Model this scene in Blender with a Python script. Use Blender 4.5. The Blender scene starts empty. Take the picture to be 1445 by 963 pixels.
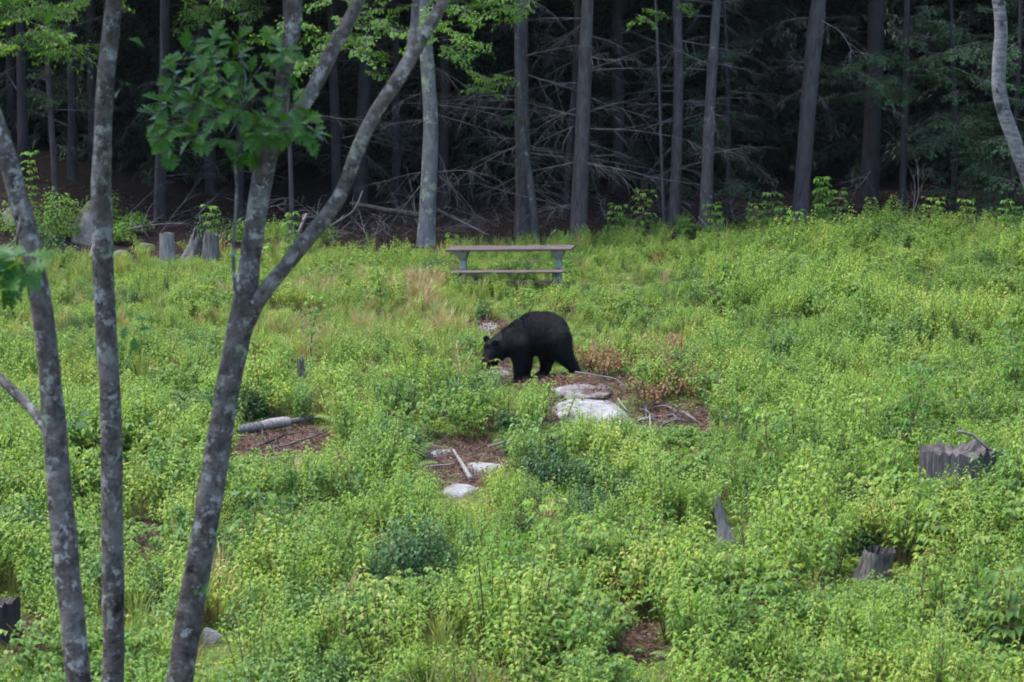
import bpy, bmesh, math, random
import numpy as np
from mathutils import Vector, Matrix, noise, Euler

R = math.radians
scene = bpy.context.scene
COL = scene.collection

# ------------------------------------------------------------------ camera
CAM_Z = 6.9
F_PX, W_PX, H_PX = 3564.0, 1445.0, 963.0
PITCH = math.atan(598.5 / F_PX)
cam_d = bpy.data.cameras.new("camera")
cam = bpy.data.objects.new("camera", cam_d)
COL.objects.link(cam)
cam.location = (0, 0, CAM_Z)
cam.rotation_euler = (math.pi / 2 - PITCH, 0, 0)
cam_d.sensor_width = 36
cam_d.lens = F_PX / W_PX * 36
cam_d.clip_start, cam_d.clip_end = 0.5, 5000
cam_d.dof.use_dof = True
cam_d.dof.focus_distance = 36
cam_d.dof.aperture_fstop = 4.0
scene.camera = cam

# ------------------------------------------------------------------ sky, sun, exposure
world = bpy.data.worlds.new("World")
scene.world = world
world.use_nodes = True
wn = world.node_tree.nodes
SUN_EL, SUN_AZ = R(70), R(-80)       # azimuth measured from +Y towards +X
sky = wn.new("ShaderNodeTexSky")
sky.sky_type = 'NISHITA'
sky.sun_disc = False
sky.sun_elevation = SUN_EL
sky.sun_rotation = SUN_AZ
sky.air_density = 1.0
sky.dust_density = 1.6
world.node_tree.links.new(sky.outputs[0], wn["Background"].inputs[0])
wn["Background"].inputs[1].default_value = 0.15
sun_d = bpy.data.lights.new("sun", 'SUN')
sun_d.energy = 1.3
sun_d.angle = R(40)
sun_d.color = (1.0, 0.96, 0.88)
sun = bpy.data.objects.new("sun", sun_d)
COL.objects.link(sun)
sdir = Vector((math.sin(SUN_AZ) * math.cos(SUN_EL), math.cos(SUN_AZ) * math.cos(SUN_EL), math.sin(SUN_EL)))
sun.rotation_euler = sdir.to_track_quat('Z', 'Y').to_euler()
sun.location = (0, 0, 40)
scene.view_settings.view_transform = 'Standard'
scene.view_settings.look = 'None'
scene.view_settings.gamma = 1
scene.view_settings.exposure = 2.2
scene.cycles.filter_width = 1.8
scene.cycles.max_bounces = 6
scene.cycles.diffuse_bounces = 3
scene.cycles.transmission_bounces = 3
scene.cycles.transparent_max_bounces = 4

# ------------------------------------------------------------------ terrain and placing helpers
def sstep(a, b, x):
    t = min(1, max(0, (x - a) / (b - a)))
    return t * t * (3 - 2 * t)

def H(x, y):
    """Height of the ground."""
    z = 0.0
    if 8 < y < 120 and abs(x) < 40:
        z += 0.16 * noise.noise((x * 0.22, y * 0.22, 3.1)) + 0.05 * noise.noise((x * 0.9, y * 0.9, 7.7))
    z += 0.16 * math.exp(-(((x - 1.15) / 1.3) ** 2 + ((y - 36.2) / 1.6) ** 2))         # hump of the bear's rock
    z += 1.1 * sstep(-7.0, -12.5, x) * sstep(49, 58, y) * (1 - sstep(110, 140, y))        # stony bank by the wood
    z += 0.06 * sstep(7.0, 13, x) * sstep(36, 50, y) * (1 - sstep(110, 140, y))
    return z

def ray(px, py):
    v = Vector(((px - W_PX / 2) / F_PX, -(py - H_PX / 2) / F_PX, -1.0))
    return (cam.rotation_euler.to_matrix() @ v)

def at(px, py, Y):
    """Place seen at a photograph point, at distance Y along the ground."""
    d = ray(px, py)
    return Vector((0, 0, CAM_Z)) + d * (Y / d.y)

def P(px, py):
    """Ground place seen at a photograph point."""
    d = ray(px, py)
    t = 10.0
    for _ in range(1400):
        p = Vector((0, 0, CAM_Z)) + d * t
        if p.z <= H(p.x, p.y):
            break
        t += 0.05
    return Vector((p.x, p.y, H(p.x, p.y)))

# ------------------------------------------------------------------ mesh helpers
class MB:
    def __init__(s):
        s.v, s.f, s.m, s.t = [], [], [], []
    def add(s, vs, fs, mat=0, tint=0.5):
        o = len(s.v)
        s.v.extend([tuple(p) for p in vs])
        s.t.extend([tint] * len(vs))
        s.f.extend([tuple(i + o for i in f) for f in fs])
        s.m.extend([mat] * len(fs))
    def tube(s, path, radii, n=8, mat=0, tint=0.5, rough=0.0, seed=0, caps=True, flute=0.0, nf=5):
        path = [Vector(p) for p in path]
        t0 = (path[1] - path[0]).normalized()
        u = t0.orthogonal().normalized()
        vs, fs = [], []
        for i, p in enumerate(path):
            a = path[max(0, i - 1)]; b = path[min(len(path) - 1, i + 1)]
            t = (b - a).normalized()
            u = (u - t * u.dot(t)).normalized()
            w = t.cross(u)
            for k in range(n):
                th = 2 * math.pi * k / n
                d = u * math.cos(th) + w * math.sin(th)
                r = radii[i]
                if rough:
                    r *= 1 + rough * noise.noise(p * 3.0 + d * 1.3 + Vector((seed * 7.1, 0, 0)))
                if flute:
                    r *= 1 + flute * math.cos(nf * th + seed)
                vs.append(p + d * r)
        for i in range(len(path) - 1):
            for k in range(n):
                k2 = (k + 1) % n
                fs.append((i * n + k, i * n + k2, (i + 1) * n + k2, (i + 1) * n + k))
        if caps:
            fs.append(tuple(range(n - 1, -1, -1)))
            fs.append(tuple((len(path) - 1) * n + k for k in range(n)))
        s.add(vs, fs, mat, tint)
    def box(s, c, size, rot=None, mat=0, taper=1.0):
        vs = []
        for z in (-1, 1):
            k = taper if z > 0 else 1.0
            for x, y in ((-1, -1), (1, -1), (1, 1), (-1, 1)):
                p = Vector((x * size[0] / 2 * k, y * size[1] / 2 * k, z * size[2] / 2))
                if rot: p = rot @ p
                vs.append(p + Vector(c))
        s.add(vs, [(3, 2, 1, 0), (4, 5, 6, 7), (0, 1, 5, 4), (1, 2, 6, 5), (2, 3, 7, 6), (3, 0, 4, 7)], mat)
    def leaf(s, base, d, nrm, L, Wd, droop=0.3, fold=0.25, mat=0, tint=0.5):
        base, d, nrm = Vector(base), Vector(d).normalized(), Vector(nrm)
        side = d.cross(nrm)
        if side.length < 1e-4: side = d.orthogonal()
        side.normalize()
        n2 = side.cross(d)
        mid = base + d * (L * 0.45) - Vector((0, 0, 1)) * (droop * L * 0.10)
        tip = base + d * (L * (1 - 0.25 * droop)) - Vector((0, 0, 1)) * (droop * L * 0.6)
        up = n2 * (fold * Wd)
        s.add([base, mid + side * Wd / 2 + up, mid - side * Wd / 2 + up, mid, tip],
              [(0, 1, 3), (0, 3, 2), (1, 4, 3), (3, 4, 2)], mat, tint)
    def arch(s, base, d, L, Wd, rise=.25, fall=.5, fold=.15, mat=0, tint=.5, roll=0.0):
        """Lance-shaped leaf that rises from the stem and hangs at the tip."""
        base = Vector(base); h = Vector((d[0], d[1], 0))
        h = h.normalized() if h.length > 1e-4 else Vector((1, 0, 0))
        sd = Vector((-h.y, h.x, 0)) + Vector((0, 0, roll))
        up = Vector((0, 0, 1))
        p1 = base + h * (L * .34) + up * (L * rise); p2 = base + h * (L * .68) + up * (L * (rise - fall * .32)); p3 = base + h * (L * .93) + up * (L * (rise - fall))
        f = up * (fold * Wd)
        s.add([base, p1 + sd * Wd * .5 + f, p1, p1 - sd * Wd * .5 + f, p2 + sd * Wd * .42 + f, p2, p2 - sd * Wd * .42 + f, p3],
              [(0, 1, 2), (0, 2, 3), (1, 4, 5, 2), (2, 5, 6, 3), (4, 7, 5), (5, 7, 6)], mat, tint)
    def mesh(s, name, mats, smooth=False):
        me = bpy.data.meshes.new(name)
        me.from_pydata(s.v, [], s.f)
        for m in mats: me.materials.append(m)
        if len(mats) > 1: me.polygons.foreach_set("material_index", s.m)
        a = me.attributes.new("tint", 'FLOAT', 'POINT')
        a.data.foreach_set("value", s.t)
        if smooth: me.polygons.foreach_set("use_smooth", [True] * len(s.f))
        me.update()
        return me

def new_obj(name, data, parent=None, loc=None, rot=None, scale=None):
    o = bpy.data.objects.new(name, data)
    COL.objects.link(o)
    if parent: o.parent = parent
    if loc is not None: o.location = loc
    if rot is not None: o.rotation_euler = rot
    if scale is not None: o.scale = (scale,) * 3 if isinstance(scale, (int, float)) else scale
    return o

def tag(o, label, cat, group=None, kind=None):
    o["label"] = label
    if cat: o["category"] = cat
    if group: o["group"] = group
    if kind: o["kind"] = kind
    return o

# ------------------------------------------------------------------ materials
def new_mat(name):
    m = bpy.data.materials.new(name)
    m.use_nodes = True
    nt = m.node_tree
    nt.nodes.clear()
    out = nt.nodes.new("ShaderNodeOutputMaterial")
    return m, nt, out

def nd(nt, typ, **kw):
    n = nt.nodes.new(typ)
    for k, v in kw.items():
        if k.startswith("i_"):
            key = k[2:]
            n.inputs[int(key) if key.isdigit() else key.replace("_", " ")].default_value = v
        else:
            setattr(n, k, v)
    return n

def ramp(nt, stops, src, interp='LINEAR'):
    r = nt.nodes.new("ShaderNodeValToRGB")
    r.color_ramp.interpolation = interp
    e = r.color_ramp.elements
    while len(e) < len(stops): e.new(0.5)
    for el, (p, c) in zip(e, stops):
        el.position = p
        el.color = (*c, 1) if len(c) == 3 else c
    nt.links.new(src, r.inputs[0])
    return r.outputs[0]

def math_(nt, op, a, b=None):
    n = nt.nodes.new("ShaderNodeMath"); n.operation = op
    for i, v in enumerate((a, b)):
        if v is None: continue
        if isinstance(v, (int, float)): n.inputs[i].default_value = v
        else: nt.links.new(v, n.inputs[i])
    return n.outputs[0]

def mixc(nt, fac, a, b):
    n = nt.nodes.new("ShaderNodeMix"); n.data_type = 'RGBA'
    for i, v in ((0, fac), (6, a), (7, b)):
        if isinstance(v, (int, float)): n.inputs[i].default_value = v
        elif isinstance(v, tuple): n.inputs[i].default_value = (*v, 1)
        else: nt.links.new(v, n.inputs[i])
    return n.outputs[2]

def noise_(nt, scale, detail=3, vec=None, rough=0.55):
    n = nd(nt, "ShaderNodeTexNoise")
    n.inputs["Scale"].default_value = scale
    n.inputs["Detail"].default_value = detail
    n.inputs["Roughness"].default_value = rough
    if vec is not None: nt.links.new(vec, n.inputs["Vector"])
    return n.outputs[0]

def leaf_mat(name, stops, trans=0.38, rough=0.45, patch=0.35, tscale=1.25):
    """Leaf: each leaf its own tint, each plant its own shade, patches of greener and yellower growth."""
    m, nt, out = new_mat(name)
    at_ = nd(nt, "ShaderNodeAttribute", attribute_name="tint")
    oi = nd(nt, "ShaderNodeObjectInfo")
    geo = nd(nt, "ShaderNodeNewGeometry")
    pn = noise_(nt, 0.55, 4, geo.outputs["Position"], 0.6)
    f = math_(nt, 'MULTIPLY', at_.outputs["Fac"], 0.5)
    f = math_(nt, 'ADD', f, math_(nt, 'MULTIPLY', oi.outputs["Random"], 0.35))
    f = math_(nt, 'ADD', f, math_(nt, 'MULTIPLY', math_(nt, 'SUBTRACT', pn, 0.5), patch * 2.2))
    f = math_(nt, 'ADD', f, 0.07)
    c = ramp(nt, stops, f)
    b = nd(nt, "ShaderNodeBsdfPrincipled")
    nt.links.new(c, b.inputs["Base Color"])
    b.inputs["Roughness"].default_value = rough
    b.inputs["Specular IOR Level"].default_value = 0.28
    t = nd(nt, "ShaderNodeBsdfTranslucent")
    g = nd(nt, "ShaderNodeMix", data_type='RGBA', blend_type='MULTIPLY')
    g.inputs[0].default_value = 1
    nt.links.new(c, g.inputs[6])
    g.inputs[7].default_value = (1.25 * tscale, 1.3 * tscale, 0.7 * tscale, 1)
    nt.links.new(g.outputs[2], t.inputs[0])
    mx = nd(nt, "ShaderNodeMixShader")
    mx.inputs[0].default_value = trans
    nt.links.new(b.outputs[0], mx.inputs[1]); nt.links.new(t.outputs[0], mx.inputs[2])
    nt.links.new(mx.outputs[0], out.inputs[0])
    return m

def simple_mat(name, c1, c2, scale=6, rough=0.85, bump=0.3, stretch=None, bump_scale=None, spec=0.25, lo=0.35, hi=0.65, extra=None, coords="Object"):
    """Two tones of noise with relief; extra = (colour, scale, lo, hi) adds patches of a third tone."""
    m, nt, out = new_mat(name)
    tc = nd(nt, "ShaderNodeTexCoord")
    vec = tc.outputs[coords]
    if stretch:
        mp = nd(nt, "ShaderNodeMapping")
        mp.inputs["Scale"].default_value = stretch
        nt.links.new(vec, mp.inputs[0]); vec = mp.outputs[0]
    n1 = noise_(nt, scale, 5, vec, 0.65)
    c = ramp(nt, [(lo, c1), (hi, c2)], n1)
    if extra:
        for col, sc, a, b_ in extra:
            n2 = noise_(nt, sc, 9, tc.outputs[coords], 0.74)
            c = mixc(nt, ramp(nt, [(a, (0, 0, 0)), (b_, (1, 1, 1))], n2), c, col)
    b = nd(nt, "ShaderNodeBsdfPrincipled")
    nt.links.new(c, b.inputs["Base Color"])
    b.inputs["Roughness"].default_value = rough
    b.inputs["Specular IOR Level"].default_value = spec
    bp = nd(nt, "ShaderNodeBump")
    bp.inputs["Strength"].default_value = bump
    bp.inputs["Distance"].default_value = 0.02
    n3 = noise_(nt, bump_scale or scale * 3, 4, vec, 0.6)
    nt.links.new(n3, bp.inputs["Height"])
    nt.links.new(bp.outputs[0], b.inputs["Normal"])
    nt.links.new(b.outputs[0], out.inputs[0])
    return m

M = {}
M['weed'] = leaf_mat("weed_leaf", [(0.0, (0.040, 0.105, 0.018)), (0.33, (0.116, 0.222, 0.030)), (0.68, (0.205, 0.308, 0.042)), (0.90, (0.31, 0.345, 0.065)), (1.0, (0.42, 0.36, 0.13))], trans=.38, patch=.5)
M['berry'] = leaf_mat("bramble_leaf", [(0.0, (0.040, 0.10, 0.018)), (0.5, (0.105, 0.195, 0.028)), (1.0, (0.220, 0.285, 0.045))], patch=.45)
M['dark'] = leaf_mat("dark_bush_leaf", [(0.0, (0.014, 0.052, 0.012)), (0.6, (0.034, 0.095, 0.020)), (1.0, (0.07, 0.15, 0.028))], trans=0.25)
M['blue'] = leaf_mat("blue_green_leaf", [(0.0, (0.042, 0.11, 0.022)), (0.6, (0.095, 0.185, 0.032)), (1.0, (0.19, 0.28, 0.05))], trans=0.28)
M['fern'] = leaf_mat("fern_leaf", [(0.0, (0.06, 0.12, 0.02)), (1.0, (0.16, 0.23, 0.035))])
M['grass'] = leaf_mat("grass_blade", [(0.0, (0.09, 0.15, 0.03)), (0.5, (0.19, 0.23, 0.055)), (0.8, (0.28, 0.26, 0.09)), (1.0, (0.34, 0.27, 0.14))], patch=0.3)
M['tan'] = leaf_mat("dry_grass_blade", [(0.0, (0.22, 0.20, 0.07)), (0.5, (0.33, 0.25, 0.13)), (1.0, (0.40, 0.29, 0.19))], trans=0.25)
M['red'] = leaf_mat("dry_weed_leaf", [(0.0, (0.09, 0.035, 0.018)), (0.4, (0.17, 0.075, 0.032)), (0.75, (0.20, 0.13, 0.045)), (1.0, (0.14, 0.19, 0.04))], trans=0.25)
M['stem'] = simple_mat("stem", (0.10, 0.07, 0.03), (0.16, 0.13, 0.05), 10)
M['oak'] = leaf_mat("oak_leaf", [(0.0, (0.017, 0.066, 0.010)), (0.6, (0.042, 0.120, 0.016)), (1.0, (0.10, 0.18, 0.022))], trans=0.36, rough=0.42, patch=0.0)
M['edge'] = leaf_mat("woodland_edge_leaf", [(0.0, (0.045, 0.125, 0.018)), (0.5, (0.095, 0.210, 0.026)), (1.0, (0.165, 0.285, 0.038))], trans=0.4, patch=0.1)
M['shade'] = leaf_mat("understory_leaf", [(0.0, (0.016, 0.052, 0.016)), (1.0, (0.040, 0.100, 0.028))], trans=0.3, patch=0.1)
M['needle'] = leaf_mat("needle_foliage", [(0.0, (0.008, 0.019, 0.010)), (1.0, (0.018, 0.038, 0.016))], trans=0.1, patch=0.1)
lichen = ((0.34, 0.38, 0.31), 7, 0.60, 0.66)
M['bark'] = simple_mat("smooth_bark", (0.030, 0.024, 0.022), (0.105, 0.090, 0.083), 16, bump=1.0, stretch=(1, 1, 0.8), bump_scale=34,
                       extra=[((0.135, 0.12, 0.112), 3.0, 0.50, 0.58), ((0.21, 0.205, 0.195), 11, 0.545, 0.60), ((0.27, 0.27, 0.255), 6.5, 0.575, 0.605), ((0.19, 0.21, 0.16), 5.0, 0.59, 0.63), ((0.014, 0.011, 0.010), 3.6, 0.59, 0.63)])
M['greybark'] = simple_mat("grey_bark", (0.095, 0.085, 0.086), (0.19, 0.172, 0.17), 8, bump=0.9, stretch=(1, 1, 0.4), bump_scale=26,
                           extra=[((0.26, 0.31, 0.20), 4.5, 0.53, 0.58)])
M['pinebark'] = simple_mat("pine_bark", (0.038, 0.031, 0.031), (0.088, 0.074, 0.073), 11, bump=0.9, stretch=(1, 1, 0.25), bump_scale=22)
M['spotbark'] = simple_mat("lichen_spotted_bark", (0.038, 0.033, 0.033), (0.085, 0.074, 0.072), 11, bump=0.9, stretch=(1, 1, 0.25), bump_scale=22,
                           extra=[((0.17, 0.185, 0.14), 6, 0.58, 0.63)])
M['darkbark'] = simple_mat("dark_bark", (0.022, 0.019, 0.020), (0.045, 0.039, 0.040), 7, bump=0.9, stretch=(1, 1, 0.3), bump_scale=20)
M['birch'] = simple_mat("birch_bark", (0.075, 0.070, 0.072), (0.20, 0.19, 0.19), 9, bump=0.3, stretch=(1, 1, 2.5), extra=[((0.03, 0.027, 0.027), 5, 0.54, 0.60)])
M['twig'] = simple_mat("dead_twig", (0.060, 0.052, 0.052), (0.145, 0.130, 0.126), 5, bump=0.2, coords="Object")
M['deadwood'] = simple_mat("weathered_wood", (0.055, 0.048, 0.047), (0.19, 0.175, 0.17), 8, bump=0.8, stretch=(3.5, 3.5, 0.35), bump_scale=14, extra=[((0.030, 0.026, 0.026), 5, 0.60, 0.68)])
M['darkwood'] = simple_mat("dark_rotten_wood", (0.012, 0.010, 0.010), (0.055, 0.047, 0.045), 8, bump=0.9, stretch=(3, 3, 0.4), bump_scale=14)
M['paleside'] = simple_mat("pale_stripped_wood", (0.11, 0.10, 0.095), (0.24, 0.225, 0.215), 7, bump=0.5, stretch=(3, 3, 0.4), bump_scale=14, extra=[((0.07, 0.055, 0.05), 4, 0.62, 0.70)])
M['oldwood'] = simple_mat("old_stump_wood", (0.040, 0.035, 0.036), (0.165, 0.150, 0.145), 10, bump=1.0, stretch=(4, 4, 0.3), bump_scale=18, extra=[((0.016, 0.014, 0.014), 9, 0.58, 0.66), ((0.05, 0.06, 0.02), 4, 0.62, 0.70)])
M['cutwood'] = simple_mat("stump_cut_face", (0.035, 0.030, 0.028), (0.11, 0.095, 0.09), 14, bump=0.5)
M['litter'] = leaf_mat("fallen_needles", [(0.0, (0.04, 0.022, 0.017)), (0.5, (0.105, 0.050, 0.033)), (1.0, (0.22, 0.135, 0.095))], trans=0.05, patch=0.1)

def rock_mat(name, c1, c2, moss=0.0, mosscol=(0.10, 0.10, 0.02)):
    m, nt, out = new_mat(name)
    tc = nd(nt, "ShaderNodeTexCoord")
    n1 = noise_(nt, 5, 6, tc.outputs["Object"], 0.7)
    c = ramp(nt, [(0.34, c1), (0.6, c2)], n1)
    n2 = noise_(nt, 60, 2, tc.outputs["Object"])
    c = mixc(nt, ramp(nt, [(0.60, (0, 0, 0)), (0.72, (0.6, 0.6, 0.6))], n2), c, (0.10, 0.09, 0.085))
    n4 = noise_(nt, 9, 5, tc.outputs["Object"], 0.8)
    c = mixc(nt, ramp(nt, [(0.58, (0, 0, 0)), (0.66, (0.75, 0.75, 0.75))], n4), c, (0.14, 0.125, 0.11))
    if moss:
        n3 = noise_(nt, 2.2, 4, tc.outputs["Object"], 0.6)
        c = mixc(nt, ramp(nt, [(1 - moss - 0.05, (0, 0, 0)), (1 - moss + 0.05, (1, 1, 1))], n3), c, mosscol)
    b = nd(nt, "ShaderNodeBsdfPrincipled")
    nt.links.new(c, b.inputs["Base Color"])
    b.inputs["Roughness"].default_value = 0.9
    b.inputs["Specular IOR Level"].default_value = 0.2
    bp = nd(nt, "ShaderNodeBump"); bp.inputs["Strength"].default_value = 1.0; bp.inputs["Distance"].default_value = 0.04
    nt.links.new(noise_(nt, 16, 6, tc.outputs["Object"], 0.7), bp.inputs["Height"])
    nt.links.new(bp.outputs[0], b.inputs["Normal"]); nt.links.new(b.outputs[0], out.inputs[0])
    return m
M['granite'] = rock_mat("pale_granite", (0.12, 0.113, 0.112), (0.30, 0.29, 0.29))
M['mossrock'] = rock_mat("mossy_granite", (0.16, 0.15, 0.145), (0.31, 0.30, 0.30), 0.46, (0.13, 0.13, 0.015))
M['litterrock'] = rock_mat("needle_strewn_granite", (0.10, 0.085, 0.08), (0.26, 0.245, 0.24), 0.48, (0.07, 0.045, 0.035))
M['greyrock'] = rock_mat("grey_boulder", (0.07, 0.068, 0.068), (0.17, 0.165, 0.165), 0.50, (0.06, 0.075, 0.02))

# ------------------------------------------------------------------ bare places in the meadow (world ellipses: x, y, rx, ry, strength)
BARE = []
def bare_px(px, py, rx, ry, s=1.0):
    p = P(px, py); BARE.append((p.x, p.y, rx, ry, s)); return p
bare_px(392, 632, 0.62, 1.25)            # needle litter below the pale log
bare_px(650, 655, 0.62, 1.5)             # litter round the twin rocks
bare_px(825, 555, 0.75, 1.5)             # round the bear's rock
bare_px(960, 592, 0.55, 0.8)             # branch pile
bare_px(690, 466, 0.35, 1.2, 0.9)        # slab behind the bear
bare_px(708, 525, 0.3, 0.9, 0.9)
bare_px(205, 765, 0.28, 0.9, 0.8)
bare_px(900, 905, 0.26, 0.7, 0.8)
bare_px(445, 455, 0.35, 0.9, 0.6)
bare_px(25, 900, 0.35, 0.7, 0.8)
bare_px(755, 540, 0.5, 0.6, 0.6)

def bare(x, y):
    b = 0.0
    for cx, cy, rx, ry, s in BARE:
        d = ((x - cx) / rx) ** 2 + ((y - cy) / ry) ** 2
        if d < 3:
            d += 1.3 * noise.noise((x * 2.3, y * 1.5, 0.3)) + .6 * noise.noise((x * 6, y * 4, 2.3))
            b = max(b, s * (1 - sstep(0.6, 1.5, d)))
    return b

def wood_edge(x):
    """Y of the line where the meadow ends and the wood begins."""
    px = 722.5 + x / 54 * F_PX
    pts = [(-400, 50.5), (60, 50.5), (330, 51.3), (420, 52.8), (480, 52.2), (560, 51.2), (640, 52.2), (830, 54.0), (950, 54.6), (1100, 55.4), (1300, 55.4), (1420, 54.4), (1900, 54.0)]
    for (a, ya), (b, yb) in zip(pts, pts[1:]):
        if a <= px <= b:
            return ya + (yb - ya) * (px - a) / (b - a) + 0.4 * noise.noise((x * 0.8, 0, 5))
    return pts[0][1] if px < -400 else pts[-1][1]

# ------------------------------------------------------------------ ground: one sheet to the horizon
def build_ground():
    xs = [-3000, -1200, -500, -200, -100, -60, -40, -30] + list(np.arange(-25, 25.01, 0.25)) + [30, 40, 60, 100, 200, 500, 1200, 3000]
    ys = [-3000, -1000, -300, -100, -40, -15, 0, 8, 14] + list(np.arange(18, 70.01, 0.25)) + list(np.arange(72, 130, 3)) + [140, 180, 260, 400, 800, 1600, 3000]
    nx, ny = len(xs), len(ys)
    vs, bare_v, wood_v = [], [], []
    for y in ys:
        for x in xs:
            vs.append((x, y, H(x, y)))
            bare_v.append(bare(x, y) if (abs(x) < 25 and 18 < y < 70) else 0.0)
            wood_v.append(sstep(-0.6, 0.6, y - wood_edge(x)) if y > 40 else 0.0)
    fs = [(j * nx + i, j * nx + i + 1, (j + 1) * nx + i + 1, (j + 1) * nx + i) for j in range(ny - 1) for i in range(nx - 1)]
    me = bpy.data.meshes.new("ground")
    me.from_pydata(vs, [], fs)
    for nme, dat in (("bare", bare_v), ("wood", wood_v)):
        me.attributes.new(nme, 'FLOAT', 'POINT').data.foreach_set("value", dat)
    me.polygons.foreach_set("use_smooth", [True] * len(fs))
    m, nt, out = new_mat("meadow_soil")
    tc = nd(nt, "ShaderNodeTexCoord")
    pos = tc.outputs["Object"]
    c = ramp(nt, [(0.35, (0.050, 0.055, 0.020)), (0.55, (0.085, 0.10, 0.030)), (0.7, (0.12, 0.10, 0.045))], noise_(nt, 2.5, 6, pos, 0.7))
    lit = ramp(nt, [(0.3, (0.036, 0.022, 0.017)), (0.5, (0.090, 0.050, 0.037)), (0.68, (0.17, 0.115, 0.085))], noise_(nt, 14, 6, pos, 0.75))
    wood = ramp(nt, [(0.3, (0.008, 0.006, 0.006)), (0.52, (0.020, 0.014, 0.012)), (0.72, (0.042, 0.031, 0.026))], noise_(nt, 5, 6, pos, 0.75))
    ab = nd(nt, "ShaderNodeAttribute", attribute_name="bare")
    aw = nd(nt, "ShaderNodeAttribute", attribute_name="wood")
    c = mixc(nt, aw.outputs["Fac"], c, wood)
    c = mixc(nt, ab.outputs["Fac"], c, lit)
    b = nd(nt, "ShaderNodeBsdfPrincipled")
    nt.links.new(c, b.inputs["Base Color"])
    b.inputs["Roughness"].default_value = 0.95; b.inputs["Specular IOR Level"].default_value = 0.1
    bp = nd(nt, "ShaderNodeBump"); bp.inputs["Strength"].default_value = 0.8; bp.inputs["Distance"].default_value = 0.04
    nt.links.new(noise_(nt, 18, 5, pos, 0.7), bp.inputs["Height"]); nt.links.new(bp.outputs[0], b.inputs["Normal"])
    nt.links.new(b.outputs[0], out.inputs[0])
    me.materials.append(m)
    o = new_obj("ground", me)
    o["kind"] = "structure"
    o["label"] = "meadow soil and brown forest floor under the plants"
build_ground()

# ------------------------------------------------------------------ trees: shared pieces
def lerp_path(pts, step=0.25):
    """Smooth a polyline (Catmull-Rom) of (Vector, radius)."""
    out = []
    n = len(pts)
    for i in range(n - 1):
        p0 = pts[max(0, i - 1)]; p1 = pts[i]; p2 = pts[i + 1]; p3 = pts[min(n - 1, i + 2)]
        L = (p2[0] - p1[0]).length
        k = max(2, int(L / step))
        for j in range(k):
            t = j / k
            q = 0.5 * ((2 * p1[0]) + (p2[0] - p0[0]) * t + (2 * p0[0] - 5 * p1[0] + 4 * p2[0] - p3[0]) * t * t + (3 * p1[0] - p0[0] - 3 * p2[0] + p3[0]) * t ** 3)
            out.append((q, p1[1] + (p2[1] - p1[1]) * t))
    out.append(pts[-1])
    return [p for p, r in out], [r for p, r in out]

def dead_branch_mesh(seed, L=1.7, droop=0.25, r0=0.013, twigs=9):
    """A bare limb growing along +X with side twigs."""
    rnd = random.Random(seed)
    mb = MB()
    path, p, d = [], Vector((0, 0, 0)), Vector((1, 0, 0.10 + rnd.uniform(-0.1, 0.15))).normalized()
    n = 9
    for i in range(n):
        path.append(p.copy())
        d = (d + Vector((rnd.uniform(-.03, .03), rnd.uniform(-.16, .16), rnd.uniform(-.10, .10) - droop * 0.11))).normalized()
        p = p + d * (L / (n - 1))
    mb.tube(path, [r0 * (1 - 0.85 * i / (n - 1)) for i in range(n)], 4)
    for k in range(twigs):
        i = rnd.randint(1, n - 2)
        s = path[i]
        td = (path[i + 1] - path[i]).normalized()
        sd = 1 if rnd.random() < 0.5 else -1
        dd = (td * rnd.uniform(0.6, 1.1) + Vector((0, sd * rnd.uniform(0.4, 1.0), rnd.uniform(-0.7, 0.25)))).normalized()
        l = L * rnd.uniform(0.16, 0.42)
        q, tw = s.copy(), []
        for j in range(5):
            tw.append(q.copy())
            dd = (dd + Vector((rnd.uniform(-.15, .15), rnd.uniform(-.2, .2), rnd.uniform(-.2, .1)))).normalized()
            q = q + dd * (l / 4)
        r = r0 * (1 - 0.8 * i / n) * 0.6
        mb.tube(tw, [r, r * .85, r * .65, r * .5, r * .3], 3)
        for _ in range(2):
            a = tw[rnd.randint(1, 3)]
            e = a + (dd + Vector((rnd.uniform(-.8, .8), rnd.uniform(-.8, .8), rnd.uniform(-.9, .3)))).normalized() * l * rnd.uniform(.25, .5)
            mb.tube([a, (a + e) / 2 + Vector((0, 0, 0.02)), e], [r * .5, r * .4, r * .2], 3)
    return mb.mesh("dead_branch", [M['twig']])
DEAD = [dead_branch_mesh(i, L=1.35 + 0.28 * (i % 5), droop=0.1 + 0.16 * (i % 4), twigs=8 + i % 6) for i in range(12)]

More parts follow.
